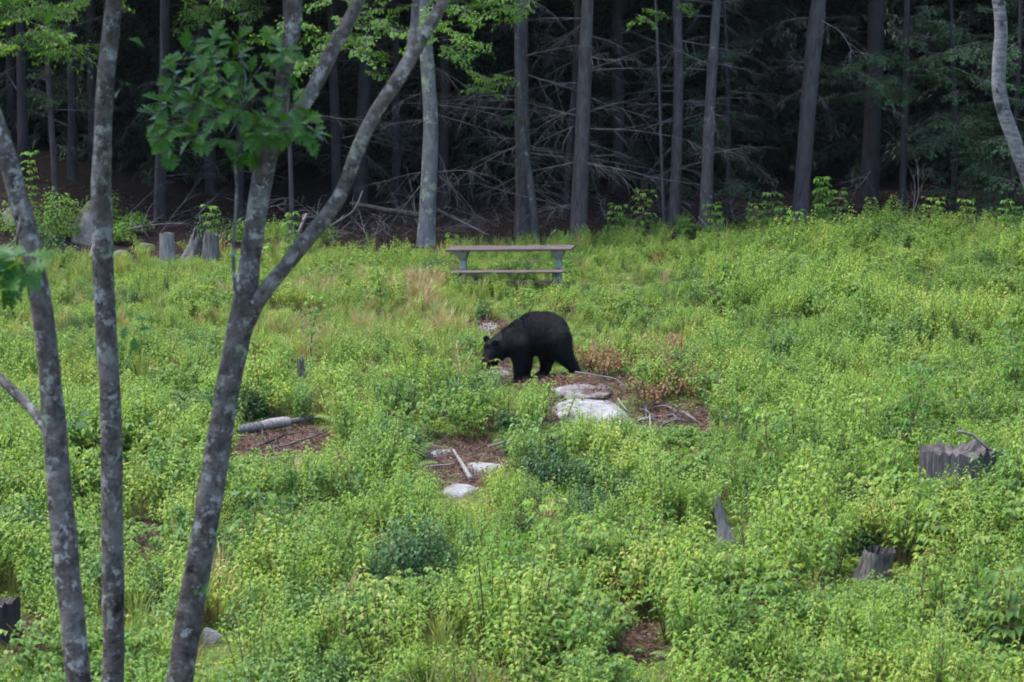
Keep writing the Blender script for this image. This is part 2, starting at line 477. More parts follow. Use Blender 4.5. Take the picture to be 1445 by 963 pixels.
def spray_mesh(seed, mat, L=0.8, leaf=0.085, n=70, flat=0.12, wide=0.5, name="leaf_spray"):
    """A flat layered spray of leaves on forked twigs growing along +X."""
    rnd = random.Random(seed)
    mb = MB()
    tips = []
    main = [Vector((L * t, 0.05 * math.sin(3 * t + seed), 0.06 * math.sin(2.5 * t) - 0.12 * t * t)) for t in (0, .25, .5, .75, 1.0)]
    mb.tube(main, [.007, .006, .005, .004, .002], 3, 1)
    for k in range(12):
        t = 0.15 + 0.8 * k / 12
        i = int(t * 4); f = t * 4 - i
        s = main[i].lerp(main[min(4, i + 1)], f)
        sd = 1 if k % 2 else -1
        e = s + Vector((rnd.uniform(.10, .28) * L, sd * wide * L * rnd.uniform(0.35, 0.9) * (1.15 - 0.7 * abs(t - .45)), rnd.uniform(-.12, .05) * L))
        mb.tube([s, (s + e) / 2 + Vector((0, 0, .02)), e], [.004, .003, .0015], 3, 1)
        tips.append((s, e))
    for k in range(n):
        s, e = rnd.choice(tips) if rnd.random() < .85 else (main[0], main[4])
        t = rnd.uniform(.2, 1.05)
        b = s.lerp(e, t) + Vector((rnd.gauss(0, .02), rnd.gauss(0, .02), rnd.gauss(0, flat * 0.25)))
        d = (e - s).normalized() + Vector((rnd.uniform(-.9, .9), rnd.uniform(-.9, .9), rnd.uniform(-.5, .15)))
        nr = Vector((rnd.gauss(0, .3), rnd.gauss(0, .3), 1))
        l = leaf * rnd.uniform(.65, 1.2)
        mb.leaf(b, d, nr, l, l * rnd.uniform(.5, .72), rnd.uniform(.2, .8), .2, 0, rnd.random())
    return mb.mesh(name, [mat, M['twig']])
SPRAY_EDGE = [spray_mesh(10 + i, M['edge'], L=.75 + .12 * (i % 3), leaf=.095, n=95) for i in range(5)]
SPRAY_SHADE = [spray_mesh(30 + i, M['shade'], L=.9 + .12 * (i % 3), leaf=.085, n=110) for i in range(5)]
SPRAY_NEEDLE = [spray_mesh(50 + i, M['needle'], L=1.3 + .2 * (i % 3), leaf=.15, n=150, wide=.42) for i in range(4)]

def conifer_crown_mesh(seed, z0, z1, rad, n=2600, size=0.42, mat=None):
    """Crown of drooping needle clumps set along whorled boughs."""
    rnd = random.Random(seed)
    mb = MB()
    boughs = []
    z = z0
    while z < z1 - .3:
        t = (z - z0) / (z1 - z0)
        for k in range(rnd.randint(5, 7)):
            a = rnd.uniform(0, 2 * math.pi)
            L = rad * (1 - t) ** .75 * rnd.uniform(.7, 1.1) + .3
            boughs.append((Vector((0, 0, z + rnd.uniform(-.2, .2))), Vector((math.cos(a), math.sin(a), rnd.uniform(-.25, .15))), L))
        z += rnd.uniform(.45, .7)
    tot = sum(b[2] for b in boughs)
    for s, d, L in boughs:
        mb.tube([s, s + d * L * .5 + Vector((0, 0, .05)), s + d * L - Vector((0, 0, .1 * L))], [.03, .02, .006], 3, 1)
        for k in range(max(4, int(n * L / tot))):
            u = rnd.uniform(.08, 1)
            b = s + d * (L * u) - Vector((0, 0, .1 * L * u * u)) + Vector((rnd.gauss(0, .12), rnd.gauss(0, .12), rnd.gauss(0, .08)))
            sd = Vector((-d.y, d.x, 0)) * rnd.uniform(-1, 1)
            mb.leaf(b, d + sd + Vector((0, 0, -.3)), Vector((rnd.gauss(0, .4), rnd.gauss(0, .4), 1)), size * rnd.uniform(.6, 1.2), size * rnd.uniform(.2, .38), .5, .2, 0, rnd.random())
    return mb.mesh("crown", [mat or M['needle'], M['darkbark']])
CROWN_HIGH = [conifer_crown_mesh(i, 6.9 + .4 * i, 16 + i, 3.3, n=6500, size=.42) for i in range(3)]
CROWN_LOW = [conifer_crown_mesh(10 + i, 0.8, 13 + i, 2.6, n=9000, size=.26) for i in range(2)]

def leafy_crown_mesh(seed, c, rx, rz, n, leaf, mat):
    """Broad-leaved crown: leaf clumps of many small leaves filling an uneven volume."""
    rnd = random.Random(seed)
    mb = MB()
    clumps = []
    for k in range(26):
        v = Vector((rnd.gauss(0, 1), rnd.gauss(0, 1), rnd.gauss(0, 1))).normalized() * rnd.uniform(.3, 1)
        clumps.append(Vector(c) + Vector((v.x * rx, v.y * rx, v.z * rz)))
    for q in clumps:
        mb.tube([Vector(c) - Vector((0, 0, rz)), (Vector(c) + q) / 2, q], [.03, .018, .006], 3, 1)
        for k in range(n // 26):
            b = q + Vector((rnd.gauss(0, .3), rnd.gauss(0, .3), rnd.gauss(0, .2)))
            mb.leaf(b, (rnd.uniform(-1, 1), rnd.uniform(-1, 1), rnd.uniform(-.6, .2)), (rnd.gauss(0, .3), rnd.gauss(0, .3), 1), leaf * rnd.uniform(.7, 1.2), leaf * .6, .5, .2, 0, rnd.random())
    return mb.mesh("crown", [mat, M['darkbark']])

def trunk_object(pts, mat, parent, name="trunk", n=12, rough=.10, seed=0, step=.22, base=None):
    path, rad = lerp_path(pts, step)
    mb = MB()
    mb.tube([p - base for p in path], rad, n, rough=rough, seed=seed)
    return new_obj(name, mb.mesh(name, [mat], True), parent)

def px_path(stations, Y):
    """Trunk stations (px, py, width_px) of a thing standing at distance Y -> [(point, radius)], lowest first."""
    return [(at(x, y, Y), w / 2 * Y / F_PX / math.cos(PITCH)) for x, y, w in stations]

def to_ground(pts, flare=1.35):
    """Carry the lowest stretch of a trunk down to the soil."""
    a, b = pts[0], pts[1]
    d = (a[0] - b[0]); d = d / max(.05, -d.z) if d.z < -.05 else Vector((0, 0, -1))
    h = a[0].z - H(a[0].x, a[0].y)
    if h > .12:
        g = a[0] + d * h * Vector((1, 1, 1)).x
        g.z = H(g.x, g.y) - .06
        mid = a[0].lerp(g, .7)
        return [(g, a[1] * flare * 1.15), (mid, a[1] * 1.12)] + pts
    a[0].z = H(a[0].x, a[0].y) - .08
    return [(a[0], a[1] * flare)] + [(a[0].lerp(b[0], .12), a[1] * 1.05)] + pts[1:]

# ------------------------------------------------------------------ the three slim trees in front of the meadow
def oak_leaf_mesh(seed):
    rnd = random.Random(seed)
    out = [(0, 0), (.08, .02), (.15, .17), (.21, .08), (.29, .34), (.35, .28), (.38, .11), (.46, .45), (.54, .37), (.57, .13), (.66, .36), (.73, .28), (.75, .11), (.85, .17), (.89, .09), (1, 0)]
    L = .155
    def pos(t, s):
        curl = -.30 * t * t * L
        return Vector((t * L, s * L * .95, curl + abs(s) * L * .28))
    mb = MB()
    mb.tube([Vector((-.035, 0, .012)), Vector((0, 0, 0))], [.0016, .0014], 3, 0, .9)
    for sg in (1, -1):
        o2 = [(t, sg * w * rnd.uniform(.88, 1.12)) for t, w in out]
        vs = [pos(t, 0) for t, w in o2] + [pos(min(1, t + abs(w) * .25), w) for t, w in o2]
        k = len(o2)
        fs = []
        for i in range(k - 1):
            f = (i, i + 1, k + i + 1, k + i) if sg > 0 else (k + i, k + i + 1, i + 1, i)
            fs.append(f)
        mb.add(vs, fs, 0, .5)
    me = mb.mesh("leaf", [M['oak']], True)
    return me
OAK = [oak_leaf_mesh(i) for i in range(4)]

def oak_bunch(parent, tip, d, rnd, n=6, size=1.0):
    """A whorl of oak leaves at a twig tip."""
    for k in range(n):
        a = 2 * math.pi * k / n + rnd.uniform(-.4, .4)
        u = d.orthogonal().normalized(); w = d.cross(u)
        v = (u * math.cos(a) + w * math.sin(a)) * rnd.uniform(.7, 1.1) + d * rnd.uniform(.2, .9) + Vector((0, 0, -.25))
        v.normalize()
        up = Vector((rnd.gauss(0, .3), rnd.gauss(0, .3) - .35, 1))
        y = up.cross(v).normalized(); z = v.cross(y)
        rot = Matrix((v, y, z)).transposed().to_euler()
        o = new_obj("leaf", rnd.choice(OAK), parent, tip + v * .03 - Vector(parent["o"]), rot, size * rnd.uniform(.7, 1.15))

def oak_branch(tree, base, start, tips_px, Y, seed, n_leaf=6, size=1.0, thick=.010):
    """Leafy bough: one mesh of limbs with every leaf its own object."""
    rnd = random.Random(seed)
    mb = MB()
    tips = [at(x, y, Y + dy) for x, y, dy in tips_px]
    hub = sum(tips, Vector()) / len(tips)
    hub = hub.lerp(start, .35)
    mb.tube([start - base, start.lerp(hub, .5) - base + Vector((0, 0, -.03)), hub - base], [thick, thick * .8, thick * .6], 5)
    dirs = []
    for t in tips:
        m = hub.lerp(t, .5) + Vector((rnd.uniform(-.04, .04), rnd.uniform(-.04, .04), .03))
        mb.tube([hub - base, m - base, t - base], [thick * .55, thick * .4, thick * .22], 4)
        dirs.append((t - m).normalized())
    br = new_obj("leafy_branch", mb.mesh("leafy_branch", [M['bark']], True), tree)
    br["o"] = tuple(base)
    for t, d in zip(tips, dirs):
        oak_bunch(br, t, d, rnd, n_leaf, size)
    return br

def front_tree(name, label, Y, stations, limbs, crown_c, seed, group="slim trees in front of the meadow"):
    pts = to_ground(px_path(stations, Y), 1.5)
    base = pts[0][0].copy(); base.z = H(base.x, base.y)
    root = new_obj(name, None, None, base)
    tag(root, label, "tree", group)
    trunk_object(pts, M['bark'], root, n=18, rough=.16, seed=seed, step=.10, base=base)
    for k, (st, y0, y1) in enumerate(limbs):
        lp = [(at(x, y, Y + y0 + (y1 - y0) * i / (len(st) - 1)), w / 2 * Y / F_PX) for i, (x, y, w) in enumerate(st)]
        trunk_object(lp, M['bark'], root, "limb", n=12, rough=.16, seed=seed + k + 3, step=.10, base=base)
    new_obj("crown", leafy_crown_mesh(seed, crown_c - base, 1.5, 1.2, 1500, .12, M['oak']), root)
    return root, base

tA, bA = front_tree("maple_tree", "slim grey tree leaning left with a low side limb", 15.4,
    [(112, 975, 37), (100, 850, 36), (86, 715, 35), (78, 620, 34), (66, 490, 31), (48, 370, 30), (22, 262, 27), (-4, 180, 25), (-40, 60, 22), (-60, -60, 20), (-90, -260, 14)],
    [([(70, 612, 16), (42, 575, 15), (0, 534, 14), (-50, 480, 12), (-110, 380, 9)], 0, .5)], at(-100, -300, 15.4), 1)
tB, bB = front_tree("maple_tree", "single upright slim trunk with pale lichen between two leaning trees", 16.4,
    [(160, 975, 31), (160, 850, 32), (158, 720, 31), (157, 600, 30), (150, 460, 29), (144, 330, 29), (143, 230, 27), (150, 110, 24), (161, 0, 23), (168, -90, 20), (180, -300, 13)],
    [], at(180, -330, 16.4), 2)
tC, bC = front_tree("oak_tree", "forked slim tree leaning right with large lobed leaves on its stem", 15.9,
    [(250, 980, 40), (262, 905, 39), (283, 780, 37), (303, 660, 36), (322, 545, 35), (337, 465, 36), (349, 400, 31), (360, 310, 28), (376, 225, 29), (393, 150, 22), (407, 70, 24), (416, 0, 23), (424, -100, 20), (440, -300, 13)],
    [([(340, 480, 24), (362, 428, 23), (398, 382, 21), (440, 330, 21), (478, 280, 20), (505, 212, 21), (530, 160, 20), (562, 112, 20), (590, 62, 19), (622, 10, 16), (650, -60, 14), (690, -200, 10)], 0, -.5),
     ([(384, 215, 20), (408, 178, 22), (440, 130, 21), (470, 70, 20), (500, 15, 19), (525, -50, 16), (560, -200, 11)], 0, .5),
     ([(566, 112, 13), (577, 80, 14), (584, 40, 12), (588, -10, 11), (600, -150, 8)], -.3, .1),
     ([(344, 445, 6), (331, 405, 5), (330, 340, 5), (334, 268, 4), (330, 215, 3)], -.1, -.25)], at(520, -330, 15.9), 3)

oak_branch(tC, bC, at(380, 222, 15.9), [(262, 78, 0), (300, 62, -.1), (330, 85, .2), (285, 110, -.25), (250, 110, .1), (320, 120, -.3), (355, 110, .1), (400, 75, -.2), (385, 70, 0),
    (238, 150, 0), (275, 150, -.2), (310, 160, -.35), (345, 150, -.2), (380, 135, -.1), (245, 180, -.1), (240, 205, 0), (280, 190, -.3), (320, 195, -.1), (365, 190, -.3), (395, 180, -.25), (425, 175, -.2),
    (435, 190, -.1), (410, 150, -.1), (350, 210, .1), (300, 95, .3), (370, 165, .1), (300, 135, 0), (265, 130, .2), (225, 170, .1), (335, 60, .1), (290, 85, -.1), (330, 140, .2), (355, 175, -.2), (270, 170, .1), (395, 105, .1)], 15.75, 5, 8, .84)
oak_branch(tA, bA, at(30, 300, 15.4), [(5, 370, -1.2), (28, 385, -1.2), (-15, 355, -1.2), (0, 400, -1.3), (30, 362, -1.0)], 15.2, 6, 6, 1.1, .006)
oak_branch(tB, bB, at(155, 500, 16.4), [(183, 455, -.3), (190, 470, -.2)], 16.2, 7, 2, .7, .003)
oak_branch(tB, bB, at(155, 630, 16.4), [(105, 590, -.5), (100, 600, -.3)], 16.2, 8, 2, .7, .003)
oak_branch(tB, bB, at(160, 130, 16.4), [(174, 122, -.2)], 16.3, 9, 2, .5, .003)
oak_branch(tC, bC, at(290, 830, 15.9), [(300, 820, -.2), (285, 828, -.2)], 15.8, 12, 2, .5, .003)

# ------------------------------------------------------------------ the wood behind the meadow
CROWN_N = [0]
def wood_tree(name, label, Y, stations, mat, dead=(), sprays=(), group=None, crown=True, n=12, seed=0, cat="tree", rough=.08, rnd_dead=0, zrange=(0.6, 5.2), reach=1.0):
    """Tree of the wood: trunk by stations, its own bare lower branches, crown above.
    dead = [(px, py, direction_deg, scale, tilt_deg)], 0 deg points right, 180 left."""
    rnd = random.Random(seed * 13 + 5)
    pts = px_path(stations, Y)
    pts = to_ground(pts, 1.3)
    top = pts[-1]
    d = (pts[-1][0] - pts[-2][0]).normalized()
    pts = pts + [(top[0] + d * 4, top[1] * .8), (top[0] + d * 9, top[1] * .4)]
    base = pts[0][0].copy(); base.z = H(base.x, base.y)
    root = new_obj(name, None, None, base)
    tag(root, label, cat, group)
    trunk_object(pts, mat, root, n=n, rough=rough, seed=seed, step=.4, base=base)
    if crown:
        k = CROWN_N[0]; CROWN_N[0] += 1
        o = new_obj("crown", CROWN_HIGH[k % 3], root, Vector((top[0].x - base.x, top[0].y - base.y + (.9 if Y < 57 else 0), 0)), (0, 0, k * 1.7))
        if Y < 57: o.scale = (.62, .62, 1)
    def axis(z):
        for (a, ra), (b, rb) in zip(pts, pts[1:]):
            if a.z <= z <= b.z:
                return a.lerp(b, (z - a.z) / (b.z - a.z))
        return pts[-1][0]
    for px, py, deg, sc, tilt in dead:
        p = axis(at(px, py, Y).z)
        new_obj("dead_branch", DEAD[rnd.randrange(12)], root, p - base, Euler((rnd.uniform(-.5, .5), -R(tilt), R(deg)), 'XYZ'), sc)
    for k in range(rnd_dead):
        z = base.z + rnd.uniform(*zrange)
        a = rnd.choice((rnd.gauss(0, .55), math.pi + rnd.gauss(0, .55), rnd.uniform(0, 6.28)))
        new_obj("dead_branch", DEAD[rnd.randrange(12)], root, axis(z) - base, Euler((rnd.uniform(-.6, .6), R(rnd.uniform(-14, 22)), a), 'XYZ'), rnd.uniform(.6, 1.15) * reach)
    for px, py, dy, deg, sc, kind in sprays:
        me = rnd.choice({'e': SPRAY_EDGE, 's': SPRAY_SHADE, 'n': SPRAY_NEEDLE}[kind])
        q = at(px, py, Y + dy)
        o = new_obj("leaf_spray", me, root, q - base, Euler((rnd.uniform(-.3, .3), R(rnd.uniform(0, 25)), R(deg)), 'XYZ'), sc)
        o["kind"] = "stuff"
    return root

def sprays_in(x0, x1, y0, y1, n, kind, dy, seed, sc=1.0, deg=None):
    rnd = random.Random(seed)
    return [(rnd.uniform(x0, x1), rnd.uniform(y0, y1), rnd.uniform(*dy), rnd.uniform(0, 360) if deg is None else deg + rnd.uniform(-50, 50), sc * rnd.uniform(.7, 1.15), kind) for _ in range(n)]

wood_tree("hardwood_tree", "pale grey lichen patched trunk left of the picnic table", 53.2,
    [(601, 346, 27), (603, 300, 24), (608, 180, 22), (603, 90, 20), (596, 0, 19)], M['greybark'], seed=1, crown=True,
    dead=[(612, 160, 15, 1.0, -22), (612, 200, -20, .8, -45), (615, 240, 20, .9, -28), (600, 170, 165, .9, -5), (598, 250, 200, 1.0, -38), (604, 90, 10, .7, -30), (600, 130, 170, .7, -10)], rnd_dead=4,
    sprays=sprays_in(600, 680, 0, 70, 16, 'e', (-2.6, -1.2), 4, .85))
wood_tree("pine_tree", "straight dark pine trunk behind the slim curving trunk", 55.0,
    [(738, 336, 24), (738, 250, 22), (736, 120, 20), (735, 0, 19)], M['pinebark'], seed=2, rnd_dead=24, reach=1.15,
    sprays=sprays_in(655, 765, -22, 18, 18, 'e', (-3.2, -2), 9, .85))
wood_tree("birch_tree", "slim curving mottled trunk in front of a dark pine", 53.9,
    [(757, 339, 11), (753, 295, 10), (746, 240, 10), (738, 190, 9), (733, 120, 9), (731, 60, 9), (734, 0, 8)], M['spotbark'], seed=3, crown=False, rough=.2,
    sprays=[(650, 98, -1.6, 0, .8, 'e'), (660, 112, -1.8, 10, .9, 'e'), (690, 105, -1.5, 5, .75, 'e'), (670, 124, -1.7, -10, .75, 'e'), (700, 118, -1.6, 170, .7, 'e'), (720, 165, -.2, 20, .5, 's'), (742, 160, -.2, 180, .45, 's'), (728, 158, -.2, 90, .5, 's')])
wood_tree("pine_tree", "tall straight grey trunk right behind the picnic table end", 54.0,
    [(815, 336, 25), (820, 230, 22), (825, 110, 20), (829, 0, 17)], M['pinebark'], seed=4,
    dead=[(820, 160, 8, 1.1, 6), (820, 165, 172, 1.1, 0), (820, 180, 0, 1.2, -12), (820, 175, 190, 1.0, -10), (822, 100, 8, 1.1, 14), (820, 200, 12, .9, -20)], rnd_dead=18, reach=1.1)
wood_tree("spruce_tree", "thin spruce trunk ringed with bare drooping twigs", 55.0,
    [(950, 330, 20), (953, 270, 16), (957, 150, 14), (957, 60, 13), (955, 0, 12)], M['pinebark'], seed=5,
    dead=[(955, 250, 186, .6, -25), (955, 150, 172, 1.0, 14), (955, 165, 180, .9, -30), (955, 200, 190, .8, -50), (952, 282, 5, .9, -20), (952, 285, -8, .8, -38), (952, 280, 180, .5, -60), (957, 145, 5, .9, 4), (957, 220, 4, .5, 12), (957, 180, 4, .6, 2)], rnd_dead=9, zrange=(.9, 5.4))
wood_tree("spruce_tree", "spruce trunk with side twigs, right neighbour of the twig ringed spruce", 54.3,
    [(994, 336, 20), (998, 250, 17), (1002, 150, 15), (1009, 40, 13), (1012, 0, 12)], M['spotbark'], seed=6,
    dead=[(1000, 208, 3, .9, -3), (1000, 210, 183, .5, -15), (1003, 140, 2, .6, 0), (1005, 90, 6, 1.0, -8), (1004, 100, 184, .8, 0), (1002, 160, 5, .6, -25)], rnd_dead=9, zrange=(1.6, 5.4))
wood_tree("pine_tree", "thick grey trunk leaning right at the bright sapling", 56.4,
    [(1128, 322, 25), (1133, 250, 22), (1139, 170, 22), (1146, 90, 22), (1153, 25, 23), (1158, -20, 18)], M['pinebark'], seed=7,
    dead=[(1140, 98, 178, .7, 4), (1140, 122, 182, .75, -25), (1148, 120, -10, .6, -50), (1146, 92, 3, .35, 6), (1150, 25, 180, .9, -4), (1150, 28, 4, .5, 2)], rnd_dead=3, zrange=(2.5, 5.2))
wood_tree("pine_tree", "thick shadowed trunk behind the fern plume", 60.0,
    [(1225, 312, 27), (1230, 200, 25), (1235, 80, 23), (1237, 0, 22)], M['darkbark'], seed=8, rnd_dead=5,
    sprays=sprays_in(1180, 1260, 60, 140, 8, 's', (-3, -1), 21))
wood_tree("maple_tree", "thin shaded tree with dark drooping leaf sprays", 58.0,
    [(1273, 318, 9), (1275, 220, 9), (1278, 120, 9), (1280, 0, 8)], M['darkbark'], seed=9, crown=False,
    sprays=sprays_in(1195, 1400, 65, 130, 26, 's', (-1.5, 1), 22) + sprays_in(1270, 1400, 0, 70, 14, 's', (-1, 2), 23))
wood_tree("hemlock_tree", "young dark hemlock with low green boughs behind the birch", 59.5,
    [(1345, 318, 9), (1347, 200, 8), (1345, 80, 7), (1342, 0, 5)], M['darkbark'], seed=10, crown=False,
    sprays=sprays_in(1295, 1450, 150, 320, 42, 's', (-1.8, .8), 24, 1.1))
wood_tree("hemlock_tree", "leaning young hemlock by the bank of dark brush", 57.5,
    [(1425, 312, 8), (1432, 200, 7), (1438, 80, 6), (1440, 0, 5)], M['darkbark'], seed=11, crown=False,
    sprays=sprays_in(1385, 1500, 30, 320, 40, 's', (-1.2, 1.2), 25, 1.1))
wood_tree("hemlock_tree", "young hemlock sheltering behind two spruce trunks", 57.6,
    [(1026, 318, 6), (1028, 200, 6), (1026, 90, 5), (1022, 0, 4)], M['darkbark'], seed=12, crown=False, rnd_dead=3,
    sprays=sprays_in(985, 1060, 60, 310, 20, 's', (-.8, 1.2), 26, .9))
wood_tree("pine_tree", "broad dim double trunk behind the grey stumps", 57.5,
    [(226, 318, 18), (227, 240, 16), (231, 120, 15), (233, 0, 14)], M['darkbark'], seed=13, rnd_dead=9)
wood_tree("hardwood_tree", "thin pale stem against the dim double trunk", 57.0,
    [(219, 316, 6), (221, 240, 5), (228, 120, 5), (228, 0, 4)], M['pinebark'], seed=14, crown=False, rnd_dead=2)
wood_tree("hardwood_tree", "thin bare stem between the forked tree's two stems", 55.5,
    [(412, 318, 8), (411, 260, 7), (407, 150, 6), (402, 0, 6)], M['pinebark'], seed=15, crown=False, rnd_dead=3,
    sprays=sprays_in(405, 560, -10, 100, 34, 'e', (-3.5, -1), 27, .85))
wood_tree("pine_tree", "shadowed trunk inside the dark gap of the forked tree", 60.0,
    [(508, 300, 21), (511, 200, 20), (516, 90, 18), (520, 0, 17)], M['darkbark'], seed=16, rnd_dead=16)
wood_tree("pine_tree", "dim narrow trunk above the rotten stump", 58.5,
    [(338, 318, 11), (339, 200, 11), (341, 80, 10), (343, 0, 10)], M['darkbark'], seed=17, rnd_dead=7,
    sprays=sprays_in(250, 340, -20, 45, 16, 'e', (-4, -1), 28, .85))
wood_tree("maple_tree", "thin tree under bright leaves above the stony bank", 57.0,
    [(78, 262, 9), (72, 170, 8), (66, 70, 8), (62, 0, 7)], M['pinebark'], seed=18, crown=False, rnd_dead=4,
    sprays=sprays_in(-20, 140, -20, 70, 46, 'e', (-3, .5), 29, .95) + sprays_in(40, 110, 60, 190, 8, 's', (-1, 1), 30, .8))
wood_tree("pine_tree", "dim trunk beside the thin tree above the bank", 60.0,
    [(102, 275, 13), (102, 160, 12), (98, 50, 11), (97, 0, 11)], M['darkbark'], seed=19, rnd_dead=7)
wood_tree("pine_tree", "thin dim trunk hugging the tall grey trunk", 59.0,
    [(797, 318, 10), (803, 220, 9), (811, 110, 8), (815, 0, 8)], M['darkbark'], seed=20, rnd_dead=9)
wood_tree("pine_tree", "far dim trunk seen behind the pale lichen trunk", 62.0,
    [(624, 290, 16), (626, 180, 15), (628, 80, 14), (630, 0, 14)], M['darkbark'], seed=21, rnd_dead=9)
wood_tree("maple_tree", "slender maple with one bright leaf spray at a spruce top", 54.6,
    [(938, 336, 4), (934, 240, 4), (930, 120, 4), (925, 0, 4)], M['pinebark'], seed=22, crown=False,
    sprays=[(895, 20, -1.6, 10, .7, 'e'), (905, 12, -1.5, 30, .7, 'e'), (918, 24, -1.4, 170, .65, 'e'), (955, 4, -1.4, 40, .6, 'e')])

# the pale curving birch on the right
def right_birch():
    Y = 34.0
    st = [(1500, 420, 22), (1472, 310, 22), (1446, 240, 21), (1430, 195, 20), (1416, 155, 20), (1409, 118, 19), (1410, 85, 19), (1413, 50, 18), (1411, 20, 17), (1407, -10, 17), (1400, -80, 15), (1400, -200, 11)]
    pts = px_path(st, Y)
    g = pts[0][0].copy(); g.x += .25; g.z = H(g.x, g.y) - .1
    pts = [(g, .14)] + pts
    base = g.copy(); base.z = H(g.x, g.y)
    root = new_obj("birch_tree", None, None, base)
    tag(root, "pale bare birch trunk bending beside the dark hemlocks", "tree")
    trunk_object(pts, M['birch'], root, n=14, rough=.12, seed=31, step=.2, base=base)
    new_obj("crown", leafy_crown_mesh(77, at(1410, -420, Y) - base, 1.4, 1.3, 1200, .1, M['edge']), root)
right_birch()

# dim trunks deeper in the wood, each a tree of its own
DEEP_MARKS = [(20, "behind the bank's leaning tree"), (100, "behind the stony bank"), (230, "behind the dim double trunk"), (340, "behind the rotten stump"), (460, "inside the fork of the forked tree"),
              (605, "behind the pale lichen trunk"), (738, "behind the slim curving trunk"), (820, "behind the tall straight grey trunk"), (950, "behind the twig ringed spruce"),
              (1060, "between spruce and leaning trunk"), (1140, "behind the thick leaning trunk"), (1228, "behind the fern plume"), (1330, "behind the bare dead sapling"), (1430, "behind the pale bending birch")]
def deep_wood():
    rnd = random.Random(404)
    spots = []
    tries = 0
    while len(spots) < 62 and tries < 4000:
        tries += 1
        y = rnd.uniform(58.5, 88)
        x = rnd.uniform(-.24 * y, .24 * y)
        if any((x - a) ** 2 + (y - b) ** 2 < 3.0 for a, b in spots): continue
        spots.append((x, y))
    proto = []
    for k in range(4):
        mb = MB()
        r = .10 + .03 * k
        pth = [Vector((.05 * math.sin(z * .3 + k), .05 * math.cos(z * .25), z)) for z in np.arange(-.3, 14, 1.2)]
        mb.tube(pth, [r * (1 - .045 * i) * (1.25 if i == 0 else 1) for i in range(len(pth))], 9, rough=.1, seed=k)
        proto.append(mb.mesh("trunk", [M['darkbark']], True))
    for i, (x, y) in enumerate(spots):
        root = new_obj("spruce_tree", None, None, (x, y, H(x, y)), (0, 0, rnd.uniform(0, 6.3)))
        near = min(DEEP_MARKS, key=lambda m: abs(m[0] - (722.5 + x / y * F_PX)))[1]
        tag(root, "dim bare trunk deep in the wood " + near, "tree", "trees deep in the dark wood")
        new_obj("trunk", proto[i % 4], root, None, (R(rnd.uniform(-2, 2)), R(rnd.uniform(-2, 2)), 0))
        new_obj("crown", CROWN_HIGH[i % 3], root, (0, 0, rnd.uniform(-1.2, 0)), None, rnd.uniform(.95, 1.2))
        for k in range(6 if y < 70 else 1):
            new_obj("dead_branch", DEAD[rnd.randrange(12)], root, (0, 0, rnd.uniform(.8, 5.5)), Euler((0, R(rnd.uniform(-12, 22)), rnd.uniform(0, 6.28)), 'XYZ'), rnd.uniform(.7, 1.2))
deep_wood()

# ------------------------------------------------------------------ geometry-node scattering of what nobody could count
def scatter(name, label, cat, meshes, pts, kind="stuff"):
    coll = bpy.data.collections.new(name + "_kinds")
    for i, me in enumerate(meshes):
        coll.objects.link(bpy.data.objects.new("%s_%02d" % (name, i), me))
    n = len(pts)
    me = bpy.data.meshes.new(name)
    a = np.array(pts, dtype=np.float32)      # x y z rx ry rz scale idx
    me.vertices.add(n)
    me.vertices.foreach_set("co", a[:, :3].ravel())
    me.attributes.new("turn", 'FLOAT_VECTOR', 'POINT').data.foreach_set("vector", a[:, 3:6].ravel())
    me.attributes.new("size", 'FLOAT', 'POINT').data.foreach_set("value", np.ascontiguousarray(a[:, 6]))
    me.attributes.new("pick", 'INT', 'POINT').data.foreach_set("value", np.ascontiguousarray(a[:, 7].astype(np.int32)))
    o = new_obj(name, me)
    tag(o, label, cat, None, kind)
    ng = bpy.data.node_groups.new(name, 'GeometryNodeTree')
    ng.interface.new_socket("Geometry", in_out='INPUT', socket_type='NodeSocketGeometry')
    ng.interface.new_socket("Geometry", in_out='OUTPUT', socket_type='NodeSocketGeometry')
    gi = ng.nodes.new("NodeGroupInput"); go = ng.nodes.new("NodeGroupOutput")
    ci = ng.nodes.new("GeometryNodeCollectionInfo")
    ci.inputs["Collection"].default_value = coll
    ci.inputs["Separate Children"].default_value = True
    ci.inputs["Reset Children"].default_value = True
    ip = ng.nodes.new("GeometryNodeInstanceOnPoints")
    ip.inputs["Pick Instance"].default_value = True
    def attr(nm, t):
        x = ng.nodes.new("GeometryNodeInputNamedAttribute"); x.data_type = t
        x.inputs[0].default_value = nm
        return x.outputs[0]
    e2r = ng.nodes.new("FunctionNodeEulerToRotation")
    L = ng.links.new
    L(attr("turn", 'FLOAT_VECTOR'), e2r.inputs[0])
    L(e2r.outputs[0], ip.inputs["Rotation"])
    L(attr("size", 'FLOAT'), ip.inputs["Scale"])
    L(attr("pick", 'INT'), ip.inputs["Instance Index"])
    L(gi.outputs[0], ip.inputs["Points"]); L(ci.outputs[0], ip.inputs["Instance"])
    L(ip.outputs[0], go.inputs[0])
    md = o.modifiers.new("scatter", 'NODES'); md.node_group = ng
    return o

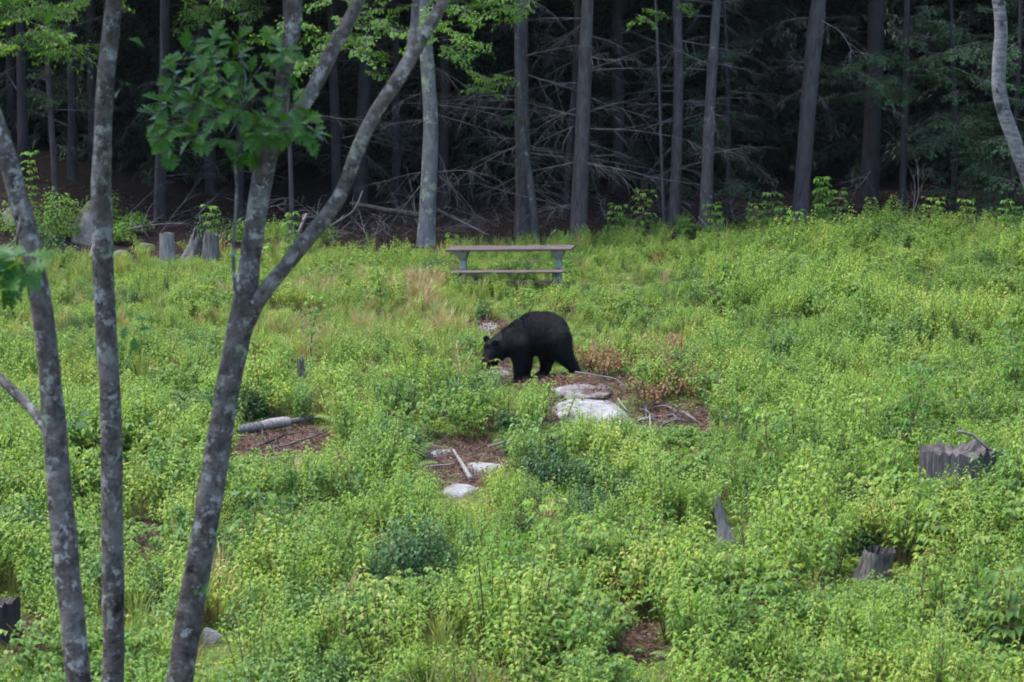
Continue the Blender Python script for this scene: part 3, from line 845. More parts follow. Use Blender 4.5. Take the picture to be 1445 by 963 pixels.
def far_wood_and_screen():
    rnd = random.Random(11)
    trunks = []
    for k in range(2):
        mb = MB()
        mb.tube([Vector((0, 0, z)) for z in (-.3, 3, 8, 14)], [.18, .15, .1, .03], 7)
        trunks.append(mb)
    full = []
    for k in range(2):
        me = CROWN_LOW[k].copy()
        full.append(me)
    pts = []
    for _ in range(1300):                                     # dense young growth closing the back of the wood
        y = 65 + 55 * rnd.random() ** 1.3; x = rnd.uniform(-.42 * y, .42 * y)
        if all((x - q[0]) ** 2 + (y - q[1]) ** 2 > 3.6 for q in pts[-120:]):
            pts.append((x, y, H(x, y), 0, 0, rnd.uniform(0, 6.3), rnd.uniform(.8, 1.25), rnd.randrange(2)))
    for _ in range(150):                                     # unseen trees added beside the meadow to block low sky
        sgn = rnd.choice((-1, 1))
        y = rnd.uniform(0, 84); x = sgn * (rnd.uniform(0, 14) + max(15, .245 * y + 5))
        pts.append((x, y, H(x, y), 0, 0, rnd.uniform(0, 6.3), rnd.uniform(.8, 1.1), rnd.randrange(2)))
    for _ in range(80):                                      # more unseen trees added behind the camera, keeping low sky off the wood
        x = rnd.uniform(-32, 32); y = rnd.uniform(-34, -16)
        pts.append((x, y, H(x, y), 0, 0, rnd.uniform(0, 6.3), rnd.uniform(.8, 1.1), rnd.randrange(2)))
    scatter("distant_wood_and_sky_screen", "dense dark conifer wood closing the back of the forest, plus unseen trees added around the clearing to block low sky", "wood", full, pts)
far_wood_and_screen()

# ------------------------------------------------------------------ rocks
def rock(name, label, c, size, mat, seed, rotz=0.0, sink=.3, cat="rock", sub=4, rough=.22, flat=False, group=None):
    bm = bmesh.new()
    bmesh.ops.create_icosphere(bm, subdivisions=sub, radius=1)
    off = Vector((seed * 3.7, seed * 1.3, 0))
    rk = random.Random(seed)
    cuts = [Vector((rk.gauss(0, 1), rk.gauss(0, 1), rk.uniform(-.1, 1))).normalized() for _ in range(11)]
    for v in bm.verts:
        d = v.co.normalized()
        r = 1 + rough * noise.noise(d * 1.1 + off) + rough * .5 * noise.noise(d * 2.7 + off) + rough * .2 * noise.noise(d * 7 + off)
        q = d * r
        for cn in cuts:                                   # split faces
            e_ = q.dot(cn) - .80
            if e_ > 0: q -= cn * e_ * .9
        if flat and q.z > .45: q.z = .45 + (q.z - .45) * .25
        v.co = Vector((q.x * size[0] / 2, q.y * size[1] / 2, q.z * size[2]))
    me = bpy.data.meshes.new(name)
    bm.to_mesh(me); bm.free()
    me.polygons.foreach_set("use_smooth", [True] * len(me.polygons))
    me.materials.append(mat)
    o = new_obj(name, me, None, (c.x, c.y, H(c.x, c.y) - sink * size[2]), (0, 0, rotz))
    return tag(o, label, cat, group)

rock("boulder", "large pale granite boulder in front of the bear's hind feet", P(838, 584), (1.02, 2.1, .34), M['granite'], 21, .2, .22, rough=.34, flat=True)
rock("rock_slab", "flat needle strewn rock ledge under the bear's hind feet", P(826, 552), (1.1, 1.2, .13), M['litterrock'], 2, -.1, .2, flat=True, rough=.35)
rock("boulder", "pale rock capped with yellow moss among brown litter", P(688, 664), (.58, .9, .24), M['mossrock'], 3, .3, .3, flat=True, rough=.3)
rock("boulder", "pale rock half sunk below the moss capped rock", P(648, 694), (.44, .8, .18), M['granite'], 4, -.2, .3, flat=True, rough=.35)
rock("rock_slab", "long low pale slab behind the bear's head", P(690, 464), (.46, 1.3, .10), M['granite'], 5, 0, .2, flat=True, rough=.4)
rock("rock_slab", "small pale slab under the bear's chin", P(706, 527), (.42, .9, .10), M['granite'], 6, .2, .2, flat=True, rough=.3)
rock("boulder", "grey mossy boulder on the bank below the leafy shrub", P(118, 352) + Vector((0, .8, 0)), (.95, .9, .95), M['greyrock'], 7, .3, .15, rough=.35)
rock("boulder", "white stone at the foot of the mossy bank boulder", P(134, 362), (.30, .4, .26), M['granite'], 8, .1, .1)
rock("boulder", "grey rock by the leaning tree on the bank", P(8, 345) + Vector((0, 1.5, 0)), (.8, 1.0, .4), M['greyrock'], 9, .6, .1)
rock("boulder", "small grey stone beside the white stone", P(172, 362), (.45, .5, .16), M['greyrock'], 10, .1, .1)
rock("boulder", "low mossy stone between the white stone and stumps", P(205, 352), (.55, .5, .14), M['greyrock'], 11, .1, .1)
rock("boulder", "white stone beside the forked tree's foot", P(297, 905), (.18, .25, .15), M['granite'], 12, .7, .0, sub=3)
rock("rock_slab", "broken pale ledge at the meadow's shaded right margin", P(1418, 434), (.85, .7, .15), M['granite'], 13, .1, .1, flat=True, rough=.5)
rock("boulder", "small pale stone beside the broken ledge", P(1348, 432), (.18, .25, .10), M['granite'], 14, .4, .1, sub=3)
rock("boulder", "small pale stone left of the bear's boulder in weeds", P(482, 562), (.18, .25, .16), M['granite'], 15, .4, .1, sub=3)
rock("boulder", "small white stone by the branch pile", P(912, 612), (.2, .3, .12), M['granite'], 16, .4, .1, sub=3)
rock("boulder", "long pale stone above the moss capped rock", P(620, 640), (.34, .6, .10), M['granite'], 17, -.5, .3, sub=3, flat=True, rough=.4)

# ------------------------------------------------------------------ stumps
def stump(label, c, w, h, wood, seed, lean=(0, 0), jag=.12, cut=True, cutmat=None, sink=.1, n=28, flare=1.15, name="tree_stump", taper=.9, depth=1.0):
    rnd = random.Random(seed)
    base = Vector((c.x, c.y, H(c.x, c.y)))
    root = new_obj(name, None, None, base)
    tag(root, label, "stump")
    r = w / 2
    rows = 9
    vs, fs = [], []
    ca = [(math.cos(6.283 * k / n), math.sin(6.283 * k / n)) for k in range(n)]
    prof = [1 + .22 * noise.noise((a_ * 1.2, b_ * 1.2, seed * 3.1)) + .10 * noise.noise((a_ * 4, b_ * 4, seed * 1.7)) + rnd.uniform(-.02, .02) - (.13 if rnd.random() < .07 else 0) for a_, b_ in ca]
    topz = [h * (1 + jag * (noise.noise((math.cos(6.283 * k / n) * 1.7, math.sin(6.283 * k / n) * 1.7, seed)) * 1.6 + rnd.uniform(-.5, .5))) for k in range(n)]
    for j in range(rows):
        t = j / (rows - 1)
        rr = r * (flare + (taper - flare) * min(1, t * 1.6) ** .7)
        for k in range(n):
            a = 6.283 * k / n
            q = rr * prof[k] * (1 + .04 * noise.noise((k * 2.1, j * .7, seed)))
            z = -sink + (topz[k] + sink) * t
            vs.append((q * math.cos(a) + lean[0] * max(0, z), q * math.sin(a) * depth + lean[1] * max(0, z), z))
    for j in range(rows - 1):
        for k in range(n):
            k2 = (k + 1) % n
            fs.append((j * n + k, j * n + k2, (j + 1) * n + k2, (j + 1) * n + k))
    mb = MB(); mb.add(vs, fs)
    new_obj("trunk", mb.mesh("trunk", [wood], True), root)
    rim = vs[-n:]
    mb = MB()
    zc = min(q[2] for q in rim) - .03 * (1 if cut else 3)
    inner = [(q[0] * .72, q[1] * .72, zc + .3 * (q[2] - zc) * rnd.uniform(0, 1)) for q in rim]
    c0 = (lean[0] * h, lean[1] * h, zc - (.0 if cut else .08))
    mb.add([(q[0] * .995, q[1] * .995, q[2] - .002) for q in rim] + inner + [c0],
           [(k, (k + 1) % n, n + (k + 1) % n, n + k) for k in range(n)] + [(n + k, n + (k + 1) % n, 2 * n) for k in range(n)])
    new_obj("cut_top", mb.mesh("cut_top", [cutmat or M['cutwood']], False), root)
    return root

s_big = P(1350, 712)
stump("broad weathered grey stump with a bare branch across its top", s_big, .94, .66, M['oldwood'], 1, jag=.12, n=64, taper=.97, flare=1.05, depth=.8)
s_mid = P(1226, 822)
stump("hollow cut stump with a dark rim in green weeds", s_mid, .42, .36, M['deadwood'], 2, lean=(.30, -.15), jag=.04, cut=False, cutmat=M['darkwood'], n=40, taper=.8, flare=1.35)
stump("small pale splintered stump leaning left of the hollow stump", P(1026, 768), .26, .42, M['paleside'], 3, lean=(-.25, 0), jag=.30, taper=.42, flare=1.3)
stump("dark rotten stump by the leaning tree's foot", P(4, 915), .36, .45, M['darkwood'], 4, jag=.12)
stump("tall pale sawn stump at the wood's edge", P(236, 374), .28, .64, M['paleside'], 5, jag=.04, taper=.95)
stump("ridged grey stump right of the pale sawn stump", P(298, 370), .34, .56, M['deadwood'], 6, jag=.12, taper=.95)
stump("toppled rotten stump lying between two edge stumps", P(268, 368), .50, .50, M['deadwood'], 7, lean=(.35, 0), jag=.40, taper=.6, cut=False, cutmat=M['darkwood'])
stump("little broken stump in grass left of the brown litter", P(629, 598), .13, .32, M['deadwood'], 8, jag=.3)
stump("little grey stump in weeds by the forked tree", P(427, 540), .16, .30, M['deadwood'], 9, jag=.3)
stump("small dark stump half hidden below the bear's boulder", P(780, 646), .20, .26, M['darkwood'], 10, jag=.25)
stump("small grey stump deep in the near thicket", P(495, 895), .12, .32, M['deadwood'], 11, jag=.3)
stump("grey stump overgrown beside the little broken stump", P(572, 590), .16, .26, M['deadwood'], 12, jag=.3)
stump("short grey stump at the wood's edge by dead sapling", P(1245, 338), .22, .34, M['deadwood'], 13, jag=.2)
stump("pale rotten stump sliver between hollow and leaning stumps", P(1118, 815), .14, .34, M['paleside'], 14, jag=.4)

# ------------------------------------------------------------------ logs and fallen branches
def stick(name, label, pts, r0, r1, mat, cat, seed=0, n=7, group=None, twigs=0, rough=.15):
    """pts: world points; lies where they say."""
    rnd = random.Random(seed)
    base = pts[0].copy()
    path, rad = lerp_path([(p - base, r0 + (r1 - r0) * i / (len(pts) - 1)) for i, p in enumerate(pts)], .12)
    mb = MB()
    path = [p + Vector((0, 0, .02 * noise.noise(p * 2 + Vector((seed, 0, 0))))) for p in path]
    mb.tube(path, rad, n, rough=rough, seed=seed)
    for k in range(twigs):
        i = rnd.randint(1, len(path) - 2)
        d = ((path[i + 1] - path[i]).normalized() + Vector((rnd.uniform(-.9, .9), rnd.uniform(-.9, .9), rnd.uniform(0, .9)))).normalized()
        l = rnd.uniform(.15, .5)
        mb.tube([path[i], path[i] + d * l * .5 + Vector((0, 0, .02)), path[i] + d * l], [rad[i] * .6, rad[i] * .45, rad[i] * .2], 4)
    o = new_obj(name, mb.mesh(name, [mat], True), None, base)
    return tag(o, label, cat, group)

def on(px, py, dz=0.0):
    p = P(px, py); p.z += dz
    return p

def log():
    a, b = on(336, 616, .08), on(408, 606, .10)
    c = on(470, 592, .05)
    root = new_obj("fallen_log", None, None, a)
    tag(root, "half barkless log lying above brown needle litter", "log")
    def seg(nm, p, q, r0, r1, mat, sd):
        path, rad = lerp_path([(p - a, r0), ((p + q) / 2 - a + Vector((0, 0, .01)), (r0 + r1) / 2), (q - a, r1)], .06)
        mb = MB(); mb.tube(path, rad, 10, rough=.3, seed=sd)
        new_obj(nm, mb.mesh(nm, [mat], True), root)
    m1 = a.lerp(b, .42)
    seg("rotten_end", a, m1, .055, .075, M['deadwood'], 1)
    seg("bare_wood", m1, b, .068, .072, M['paleside'], 2)
    seg("thin_end", b, c, .045, .022, M['deadwood'], 3)
log()
BR = "fallen branches on the brown needle litter"
stick("fallen_branch", "thin grey branch lying across the litter below the log", [on(362, 640, .03), on(415, 632, .06), on(462, 618, .09)], .016, .010, M['twig'], "branch", 1, twigs=3)
stick("fallen_branch", "short dark branch between the log and the thin branch", [on(352, 640, .03), on(390, 625, .05), on(402, 618, .05)], .022, .014, M['darkwood'], "branch", 2, twigs=2)
stick("fallen_branch", "pale stick lying against the moss capped rock", [on(664, 682, .06), on(652, 662, .06), on(640, 645, .08)], .034, .018, M['paleside'], "branch", 3)
stick("fallen_branch", "thin pale stick reaching right from the moss capped rock", [on(690, 650, .18), on(712, 645, .2), on(745, 642, .24)], .014, .007, M['paleside'], "branch", 4)
stick("fallen_branch", "pale twig left of the moss capped rock", [on(600, 665, .05), on(628, 664, .06), on(640, 663, .06)], .014, .010, M['paleside'], "branch", 5)
stick("fallen_branch", "bare crooked branch draped over the broad stump", [s_big + Vector((-.08, -.30, .93)), s_big + Vector((.10, -.33, .90)), s_big + Vector((.28, -.38, .74)), s_big + Vector((.46, -.42, .68)), s_big + Vector((.62, -.45, .50))], .022, .014, M['twig'], "branch", 6, rough=.3)
stick("fallen_branch", "pale branch arching on the bear's rock ledge", [on(812, 541, .16), on(842, 547, .18), on(868, 552, .16), on(884, 560, .10)], .014, .008, M['twig'], "branch", 7)
stick("fallen_branch", "short white stick below the rock ledge's right end", [on(872, 578, .14), on(884, 592, .12)], .014, .010, M['paleside'], "branch", 8)
rb = random.Random(8)
for k in range(11):
    px, py = rb.uniform(910, 985), rb.uniform(578, 615)
    l = rb.uniform(18, 48); a = rb.uniform(-.5, .5) + (0 if k % 2 else 1.1)
    stick("fallen_branch", "grey stick in the tangled branch pile right of the boulder", [on(px - l / 2 * math.cos(a), py - l / 4 * math.sin(a), rb.uniform(.02, .10)), on(px, py, rb.uniform(.04, .13)), on(px + l / 2 * math.cos(a), py + l / 4 * math.sin(a), rb.uniform(.02, .12))],
          rb.uniform(.010, .026), .007, M['twig'] if k % 3 else M['paleside'], "branch", k + 20, group="sticks of the branch pile", twigs=1)
for k in range(34):
    px, py = rb.choice(((rb.uniform(345, 440), rb.uniform(615, 660)), (rb.uniform(605, 700), rb.uniform(630, 690)), (rb.uniform(860, 985), rb.uniform(565, 615))))
    l = rb.uniform(12, 34); a = rb.uniform(-.6, .6)
    stick("fallen_twig", "small twig scattered on brown needle litter", [on(px - l / 2, py + l * a / 3, .03), on(px, py, rb.uniform(.03, .06)), on(px + l / 2, py - l * a / 3, .03)], rb.uniform(.006, .013), .004, M['twig'] if k % 2 else M['paleside'], "twig", k + 50, group="twigs scattered on needle litter", twigs=1, n=5)
stick("fallen_branch", "long grey branch lying beside the low broken ledge", [on(1290, 352, .1), on(1320, 362, .12), on(1345, 385, .08)], .03, .015, M['darkwood'], "branch", 9, twigs=4)
stick("fallen_log", "dark log end jutting from the shaded right margin", [on(1424, 346, .2), on(1450, 362, .2), on(1480, 376, .15)], .07, .06, M['darkwood'], "log", 10)
stick("fallen_branch", "dark branch in weeds above the mossy bare patch", [on(840, 880, .12), on(880, 872, .16), on(925, 868, .16)], .022, .014, M['darkwood'], "branch", 11, twigs=2)
stick("fallen_log", "reddish stripped log propped against the pale lichen trunk", [at(594, 305, 53.6), at(545, 297, 54.2), at(495, 287, 55.0)], .075, .05, M['darkwood'], "log", 12)
stick("fallen_branch", "long bare pole slanting from pale trunk to ground", [at(617, 296, 53.4), at(650, 313, 53.2), at(690, 332, 53.0)], .03, .018, M['twig'], "branch", 13, twigs=3)
stick("fallen_branch", "slanting pole crossing under the reddish log", [at(468, 318, 53.5), at(498, 298, 54), at(512, 270, 54.5)], .026, .018, M['twig'], "branch", 14, twigs=2)
stick("fallen_branch", "forked white branch stub by the spruce feet", [on(1003, 340, .02), at(1007, 322, 54.0), at(1012, 316, 53.9)], .030, .022, M['paleside'], "branch", 15, twigs=2)
stick("fallen_branch", "pale leaning stub in front of the slim curving trunk", [on(772, 343, .02), at(778, 332, 53.0), at(784, 325, 53.0)], .024, .018, M['paleside'], "branch", 16)
stick("fallen_branch", "white leaning branch by the forked tree in the meadow", [on(405, 362, .02), at(418, 335, 51), at(432, 302, 51.3)], .045, .025, M['paleside'], "branch", 17, twigs=2)
stick("fallen_branch", "low curving branch on the forest floor behind stumps", [at(165, 328, 53.5), at(215, 318, 54), at(262, 316, 54.2)], .03, .014, M['twig'], "branch", 18, twigs=5)

# brush heap of dead limbs at the wood's edge
rb = random.Random(21)
for k in range(92):
    if k < 40: px, py = rb.uniform(430, 640), rb.uniform(322, 352)
    elif k >= 62: px, py = (rb.uniform(150, 430), rb.uniform(312, 345)) if k < 78 else (rb.uniform(960, 1420), rb.uniform(312, 330))
    elif k < 52: px, py = rb.uniform(850, 960), rb.uniform(312, 332)
    else: px, py = rb.uniform(640, 760), rb.uniform(318, 340)
    p = P(px, py)
    o = new_obj("dead_limb", DEAD[rb.randrange(12)], None, p + Vector((0, 0, rb.uniform(.02, .25))), Euler((rb.uniform(-.8, .8), R(rb.uniform(-50, 6)), rb.uniform(0, 6.28)), 'XYZ'), rb.uniform(.45, .95))
    tag(o, "dead grey limb in the brush " + ("behind the grey edge stumps" if px < 430 else "left of the pale lichen trunk" if px < 590 else "around the pale lichen trunk's foot" if px < 650 else "behind the picnic table" if px < 780 else "beside the twig ringed spruce" if px < 1000 else "under the shaded trees by the sapling"), "branch", "dead limbs of the brush heap")

# dead bare sapling
def dead_sapling(label, px, py, h, seed, spread=.5):
    rnd = random.Random(seed)
    b = P(px, py)
    mb = MB()
    def grow(p, d, l, r, lev):
        pts = [p]
        for i in range(4):
            d = (d + Vector((rnd.uniform(-.12, .12), rnd.uniform(-.12, .12), .05))).normalized()
            pts.append(pts[-1] + d * l / 4)
        mb.tube(pts, [r, r * .85, r * .7, r * .55, r * .35], 5)
        if lev:
            for _ in range(3):
                i = rnd.randint(1, 4)
                grow(pts[i], (d + Vector((rnd.uniform(-spread, spread), rnd.uniform(-spread, spread), .1))).normalized(), l * .6, r * .5, lev - 1)
    grow(Vector((0, 0, -.05)), Vector((.22, 0, 1)).normalized(), h * .62, .022, 2)
    o = new_obj("dead_sapling", mb.mesh("dead_sapling", [M['twig']], True), None, b)
    tag(o, label, "sapling")
dead_sapling("bare dead sapling standing by the shaded trees on the right", 1278, 336, 1.9, 5)
dead_sapling("short bare dead shoot left of the thick leaning trunk", 1048, 335, .9, 6, .2)
dead_sapling("thin bare shoot left of the bare dead sapling", 1268, 334, 1.0, 9, .25)

# ------------------------------------------------------------------ picnic table
def picnic_table():
    c = P(722, 407)
    root = new_obj("picnic_table", None, None, c, Euler((0, R(-1.6), R(-9)), 'XYZ'))
    tag(root, "weathered red brown picnic table on pale grey posts", "picnic table")
    wood = simple_mat("table_plank", (0.052, 0.034, 0.033), (0.125, 0.092, 0.090), 9, bump=.4, stretch=(.5, 4, 4), extra=[((0.15, 0.125, 0.125), 6, .6, .7)])
    post = simple_mat("table_post", (0.19, 0.215, 0.20), (0.33, 0.36, 0.335), 6, bump=.4, extra=[((0.04, 0.06, 0.025), 6, .56, .62)])
    iron = simple_mat("bracket", (0.05, 0.05, 0.05), (0.11, 0.11, 0.10), 8, bump=.2)
    def part(nm, mb, mat):
        o = new_obj(nm, mb.mesh(nm, [mat]), root)
        bv = o.modifiers.new("bevel", 'BEVEL'); bv.width = .006; bv.segments = 1
        return o
    for k in range(5):
        mb = MB(); mb.box(((.006 * ((k * 7) % 3)), -.22 + .11 * k, .74 + .003 * (k % 2)), (2.36, .103, .042)); part("plank", mb, wood)
    for sx in (-.90, .90):
        mb = MB()
        mb.box((sx, 0, .27), (.11, .14, .66)); part("post", mb, post)
        mb = MB()
        # flared head carrying the planks
        vs = [(sx - .058, -.075, .52), (sx + .058, -.075, .52), (sx + .058, .075, .52), (sx - .058, .075, .52), (sx - .12, -.25, .717), (sx + .12, -.25, .717), (sx + .12, .25, .717), (sx - .12, .25, .717)]
        mb.add(vs, [(3, 2, 1, 0), (4, 5, 6, 7), (0, 1, 5, 4), (1, 2, 6, 5), (2, 3, 7, 6), (3, 0, 4, 7)])
        part("post_head", mb, post)
        mb = MB(); mb.box((sx, -.38, .33), (.07, .60, .06)); part("seat_arm", mb, iron)
        mb = MB(); mb.box((sx, -.62, .16), (.06, .06, .32)); part("seat_leg", mb, iron)
    for k in range(2):
        mb = MB(); mb.box((.02, -.52 - .125 * k, .38), (2.1, .118, .028)); part("seat_plank", mb, wood)
    mb = MB(); mb.box((.0, -.66, .20), (2.0, .035, .045)); part("stretcher", mb, wood)
picnic_table()

# ------------------------------------------------------------------ the bear
def build_bear():
    S = .0106
    g = P(768, 534)
    ox = g.x - (768 - 750) * S
    root_loc = Vector((ox, g.y, H(ox, g.y)))
    z_base = 0.0
    def q(px, py, y=0.0):
        return Vector(((px - 750) * S, y, (534 - py) * S + z_base))
    bm = bmesh.new()
    def ell(c, r, rot=None):
        m = Matrix.Translation(c) @ ((rot.to_matrix().to_4x4()) if rot else Matrix.Identity(4)) @ Matrix.Diagonal((*r, 1))
        bmesh.ops.create_uvsphere(bm, u_segments=24, v_segments=16, radius=1, matrix=m)
    def limb(pts):
        """chain of spheres (point, radius), densely filled so it reads as one tapering limb"""
        for (a, ra), (b, rb_) in zip(pts, pts[1:]):
            n = max(2, int((b - a).length / (.35 * min(ra, rb_))))
            for i in range(n + 1):
                t = i / n
                bmesh.ops.create_uvsphere(bm, u_segments=14, v_segments=9, radius=ra + (rb_ - ra) * t, matrix=Matrix.Translation(a.lerp(b, t)))
    e = lambda ax, d: Euler((0, R(d), 0)) if ax == 'y' else Euler((0, 0, R(d)))
    # trunk: rump highest, chest lower, deep ribs, belly
    ell(q(771, 471), (.31, .265, .35))
    ell(q(780, 468), (.24, .26, .27))
    ell(q(757, 469), (.32, .265, .330), e('y', -12))
    ell(q(742, 475), (.29, .245, .295))
    ell(q(733, 480), (.23, .245, .30))
    # neck
    limb([(q(731, 477, -.02), .235), (q(717, 481, -.05), .208), (q(705, 486, -.09), .176)])
    # head: broad skull, tapering muzzle towards the viewer's left
    ell(q(698, 489, -.13), (.148, .150, .150))
    ell(q(701, 496, -.16), (.115, .12, .115))
    ell(q(694, 484, -.15), (.10, .11, .09))
    limb([(q(694, 496, -.19), .118), (q(689.5, 503, -.24), .092), (q(687, 508, -.28), .074), (q(686.5, 510, -.295), .066)])
    limb([(q(697, 505, -.20), .075), (q(690, 512, -.27), .042)])
    # ears
    for c, t in ((q(686.5, 474.5, -.10), 0), (q(698.5, 478, -.245), 1)):
        ell(c, (.048, .034, .052))
    # fore legs: (near, planted ahead) and (far, just behind)
    limb([(q(732, 482, -.14), .19), (q(733, 497, -.15), .138), (q(733, 510, -.155), .098), (q(732, 522, -.155), .076), (q(731, 534, -.155), .072)])
    limb([(q(731, 535.5, -.165), .078), (q(727, 538, -.185), .062), (q(724, 539, -.20), .048)])
    limb([(q(738, 484, .11), .17), (q(741, 499, .13), .122), (q(743, 511, .13), .086), (q(743, 523, .13), .072), (q(742, 530, .13), .068)])
    limb([(q(742, 531.5, .13), .072), (q(737, 532.5, .12), .056)])
    # hind legs: near one reaching back, far one under the belly
    limb([(q(785, 474, -.12), .225), (q(790, 488, -.145), .185), (q(797, 499, -.15), .132), (q(806, 511, -.15), .090), (q(812, 521, -.15), .074), (q(812, 529, -.15), .070)])
    limb([(q(814, 530, -.15), .070), (q(807, 530.5, -.155), .064), (q(802, 531, -.16), .048)])
    limb([(q(776, 480, .11), .22), (q(772, 495, .125), .158), (q(771, 507, .125), .112), (q(770, 518, .125), .082), (q(768, 528, .125), .070)])
    limb([(q(768, 529.5, .125), .074), (q(762, 530.5, .12), .060), (q(758, 531.5, .115), .045)])
    # tail
    limb([(q(800, 470, 0), .05), (q(804, 478, 0), .03)])
    me0 = bpy.data.meshes.new("tmp_bear"); bm.to_mesh(me0); bm.free()
    tmp = bpy.data.objects.new("tmp_bear", me0); COL.objects.link(tmp)
    rm = tmp.modifiers.new("r", 'REMESH'); rm.mode = 'VOXEL'; rm.voxel_size = .014
    sm = tmp.modifiers.new("s", 'SMOOTH'); sm.factor = .5; sm.iterations = 9
    dg = bpy.context.evaluated_depsgraph_get()
    me = bpy.data.meshes.new_from_object(tmp.evaluated_get(dg))
    me.name = "bear_body"
    bpy.data.objects.remove(tmp); bpy.data.meshes.remove(me0)
    me.polygons.foreach_set("use_smooth", [True] * len(me.polygons))
    m, nt, out = new_mat("black_fur")
    tc = nd(nt, "ShaderNodeTexCoord")
    c = ramp(nt, [(.35, (.0016, .0018, .0028)), (.7, (.0036, .0040, .0062))], noise_(nt, 18, 4, tc.outputs["Object"]))
    dv = nd(nt, "ShaderNodeVectorMath", operation='DISTANCE')
    nt.links.new(tc.outputs["Object"], dv.inputs[0]); dv.inputs[1].default_value = tuple(q(687, 509, -.30))
    c = mixc(nt, ramp(nt, [(.05, (.8, .8, .8)), (.15, (0, 0, 0))], dv.outputs["Value"]), c, (.022, .014, .010))
    b = nd(nt, "ShaderNodeBsdfPrincipled")
    nt.links.new(c, b.inputs["Base Color"])
    b.inputs["Roughness"].default_value = .6
    b.inputs["Specular IOR Level"].default_value = .14
    b.inputs["Sheen Weight"].default_value = .01
    b.inputs["Sheen Tint"].default_value = (.5, .6, 1, 1)
    nt.links.new(b.outputs[0], out.inputs[0])
    me.materials.clear(); me.materials.append(m)
    bear = new_obj("bear", me, None, root_loc)
    tag(bear, "black bear walking head down across the rocky meadow", "bear")
    # coat
    me.calc_loop_triangles()
    V = np.array([v.co for v in me.vertices]); NRM = np.array([v.normal for v in me.vertices])
    T = np.array([t.vertices for t in me.loop_triangles])
    A = np.linalg.norm(np.cross(V[T[:, 1]] - V[T[:, 0]], V[T[:, 2]] - V[T[:, 0]]), axis=1)
    rng = np.random.default_rng(3)
    n = 52000
    ti = rng.choice(len(T), n, p=A / A.sum())
    w = rng.dirichlet((1, 1, 1), n)
    Pp = (V[T[ti]] * w[:, :, None]).sum(1); Nn = (NRM[T[ti]] * w[:, :, None]).sum(1)
    flow = np.tile(np.array([.75, 0, -.65]), (n, 1)) + rng.normal(0, .25, (n, 3))
    head = Pp[:, 0] < -.45
    flow[head] = np.array([.8, .25, .3]) + rng.normal(0, .2, (head.sum(), 3))
    flow -= (flow * Nn).sum(1)[:, None] * Nn
    D = Nn * .38 + flow * .9
    D /= np.linalg.norm(D, axis=1)[:, None]
    L = rng.uniform(.022, .05, n); L[head] *= .55; L[Pp[:, 2] < .12] *= .6
    side = np.cross(D, Nn); side /= np.maximum(1e-6, np.linalg.norm(side, axis=1))[:, None]
    wd = .0028
    Va = np.stack([Pp - side * wd - Nn * .004, Pp + side * wd - Nn * .004, Pp + D * L[:, None]], 1).reshape(-1, 3)
    fm = bpy.data.meshes.new("fur")
    fm.vertices.add(3 * n); fm.vertices.foreach_set("co", Va.ravel().astype(np.float32))
    fm.loops.add(3 * n); fm.loops.foreach_set("vertex_index", np.arange(3 * n, dtype=np.int32))
    fm.polygons.add(n); fm.polygons.foreach_set("loop_start", np.arange(0, 3 * n, 3, dtype=np.int32)); fm.polygons.foreach_set("loop_total", np.full(n, 3, dtype=np.int32))
    fm.update(); fm.validate()
    fm.materials.append(m)
    f = new_obj("fur", fm, bear); f["kind"] = "stuff"
    # eyes and nose
    em = simple_mat("eye", (.01, .006, .004), (.02, .012, .008), 5, rough=.1, bump=0, spec=.6)
    nm = simple_mat("nose", (.012, .011, .011), (.02, .018, .018), 20, rough=.4, bump=.2)
    def ball(name, c, r, mt):
        b2 = bmesh.new(); bmesh.ops.create_uvsphere(b2, u_segments=12, v_segments=8, radius=1, matrix=Matrix.Diagonal((*r, 1)))
        mm = bpy.data.meshes.new(name); b2.to_mesh(mm); b2.free(); mm.materials.append(mt)
        new_obj(name, mm, bear, c)
    ball("eye", q(686, 492, -.235), (.011, .011, .011), em)
    ball("eye", q(697, 494, -.272), (.011, .011, .011), em)
    ball("nose", q(684.5, 511, -.345), (.028, .018, .02), nm)
    return bear
bear = build_bear()
BEAR = bear.location.copy()

# ------------------------------------------------------------------ meadow plants
def weed_mesh(seed, h=.6, stems=5, leaf=.085, per=16, mat='weed', spread=.26, wid=.34, droop=.42, name="weed"):
    """Leafy upright weed: several curved stems with spreading lance-shaped leaves whose tips hang."""
    rnd = random.Random(seed)
    mb = MB()
    for s in range(stems):
        a = rnd.uniform(0, 6.28); l = h * rnd.uniform(.6, 1.08)
        out = spread * rnd.uniform(.2, 1)
        top = Vector((math.cos(a) * out, math.sin(a) * out, l))
        b0 = Vector((math.cos(a) * .03, math.sin(a) * .03, 0))
        pth = [b0.lerp(top, t) + Vector((math.cos(a), math.sin(a), 0)) * (out * .25 * (t * t - t)) for t in (0, .35, .7, 1)]
        mb.tube(pth, [.005, .004, .003, .0015], 3, 1, caps=False)
        for k in range(per):
            t = .30 + .70 * ((k + rnd.random() * .5) / per) ** .8
            i = min(2, int(t * 3)); p = pth[i].lerp(pth[i + 1], min(1, t * 3 - i))
            b = k * 2.4 + rnd.uniform(-.4, .4)
            el = rnd.uniform(.05, .5)
            d = Vector((math.cos(b) * math.cos(el), math.sin(b) * math.cos(el), math.sin(el)))
            ll = leaf * rnd.uniform(.7, 1.2) * (1.1 - .4 * max(0, t - .7) / .3)
            mb.arch(p + d * .006, d, ll, ll * wid * rnd.uniform(.8, 1.2), rnd.uniform(.12, .34), droop * rnd.uniform(.6, 1.5), .15, 0, rnd.random(), rnd.gauss(0, .25))
    return mb.mesh(name, [M[mat], M['stem']])

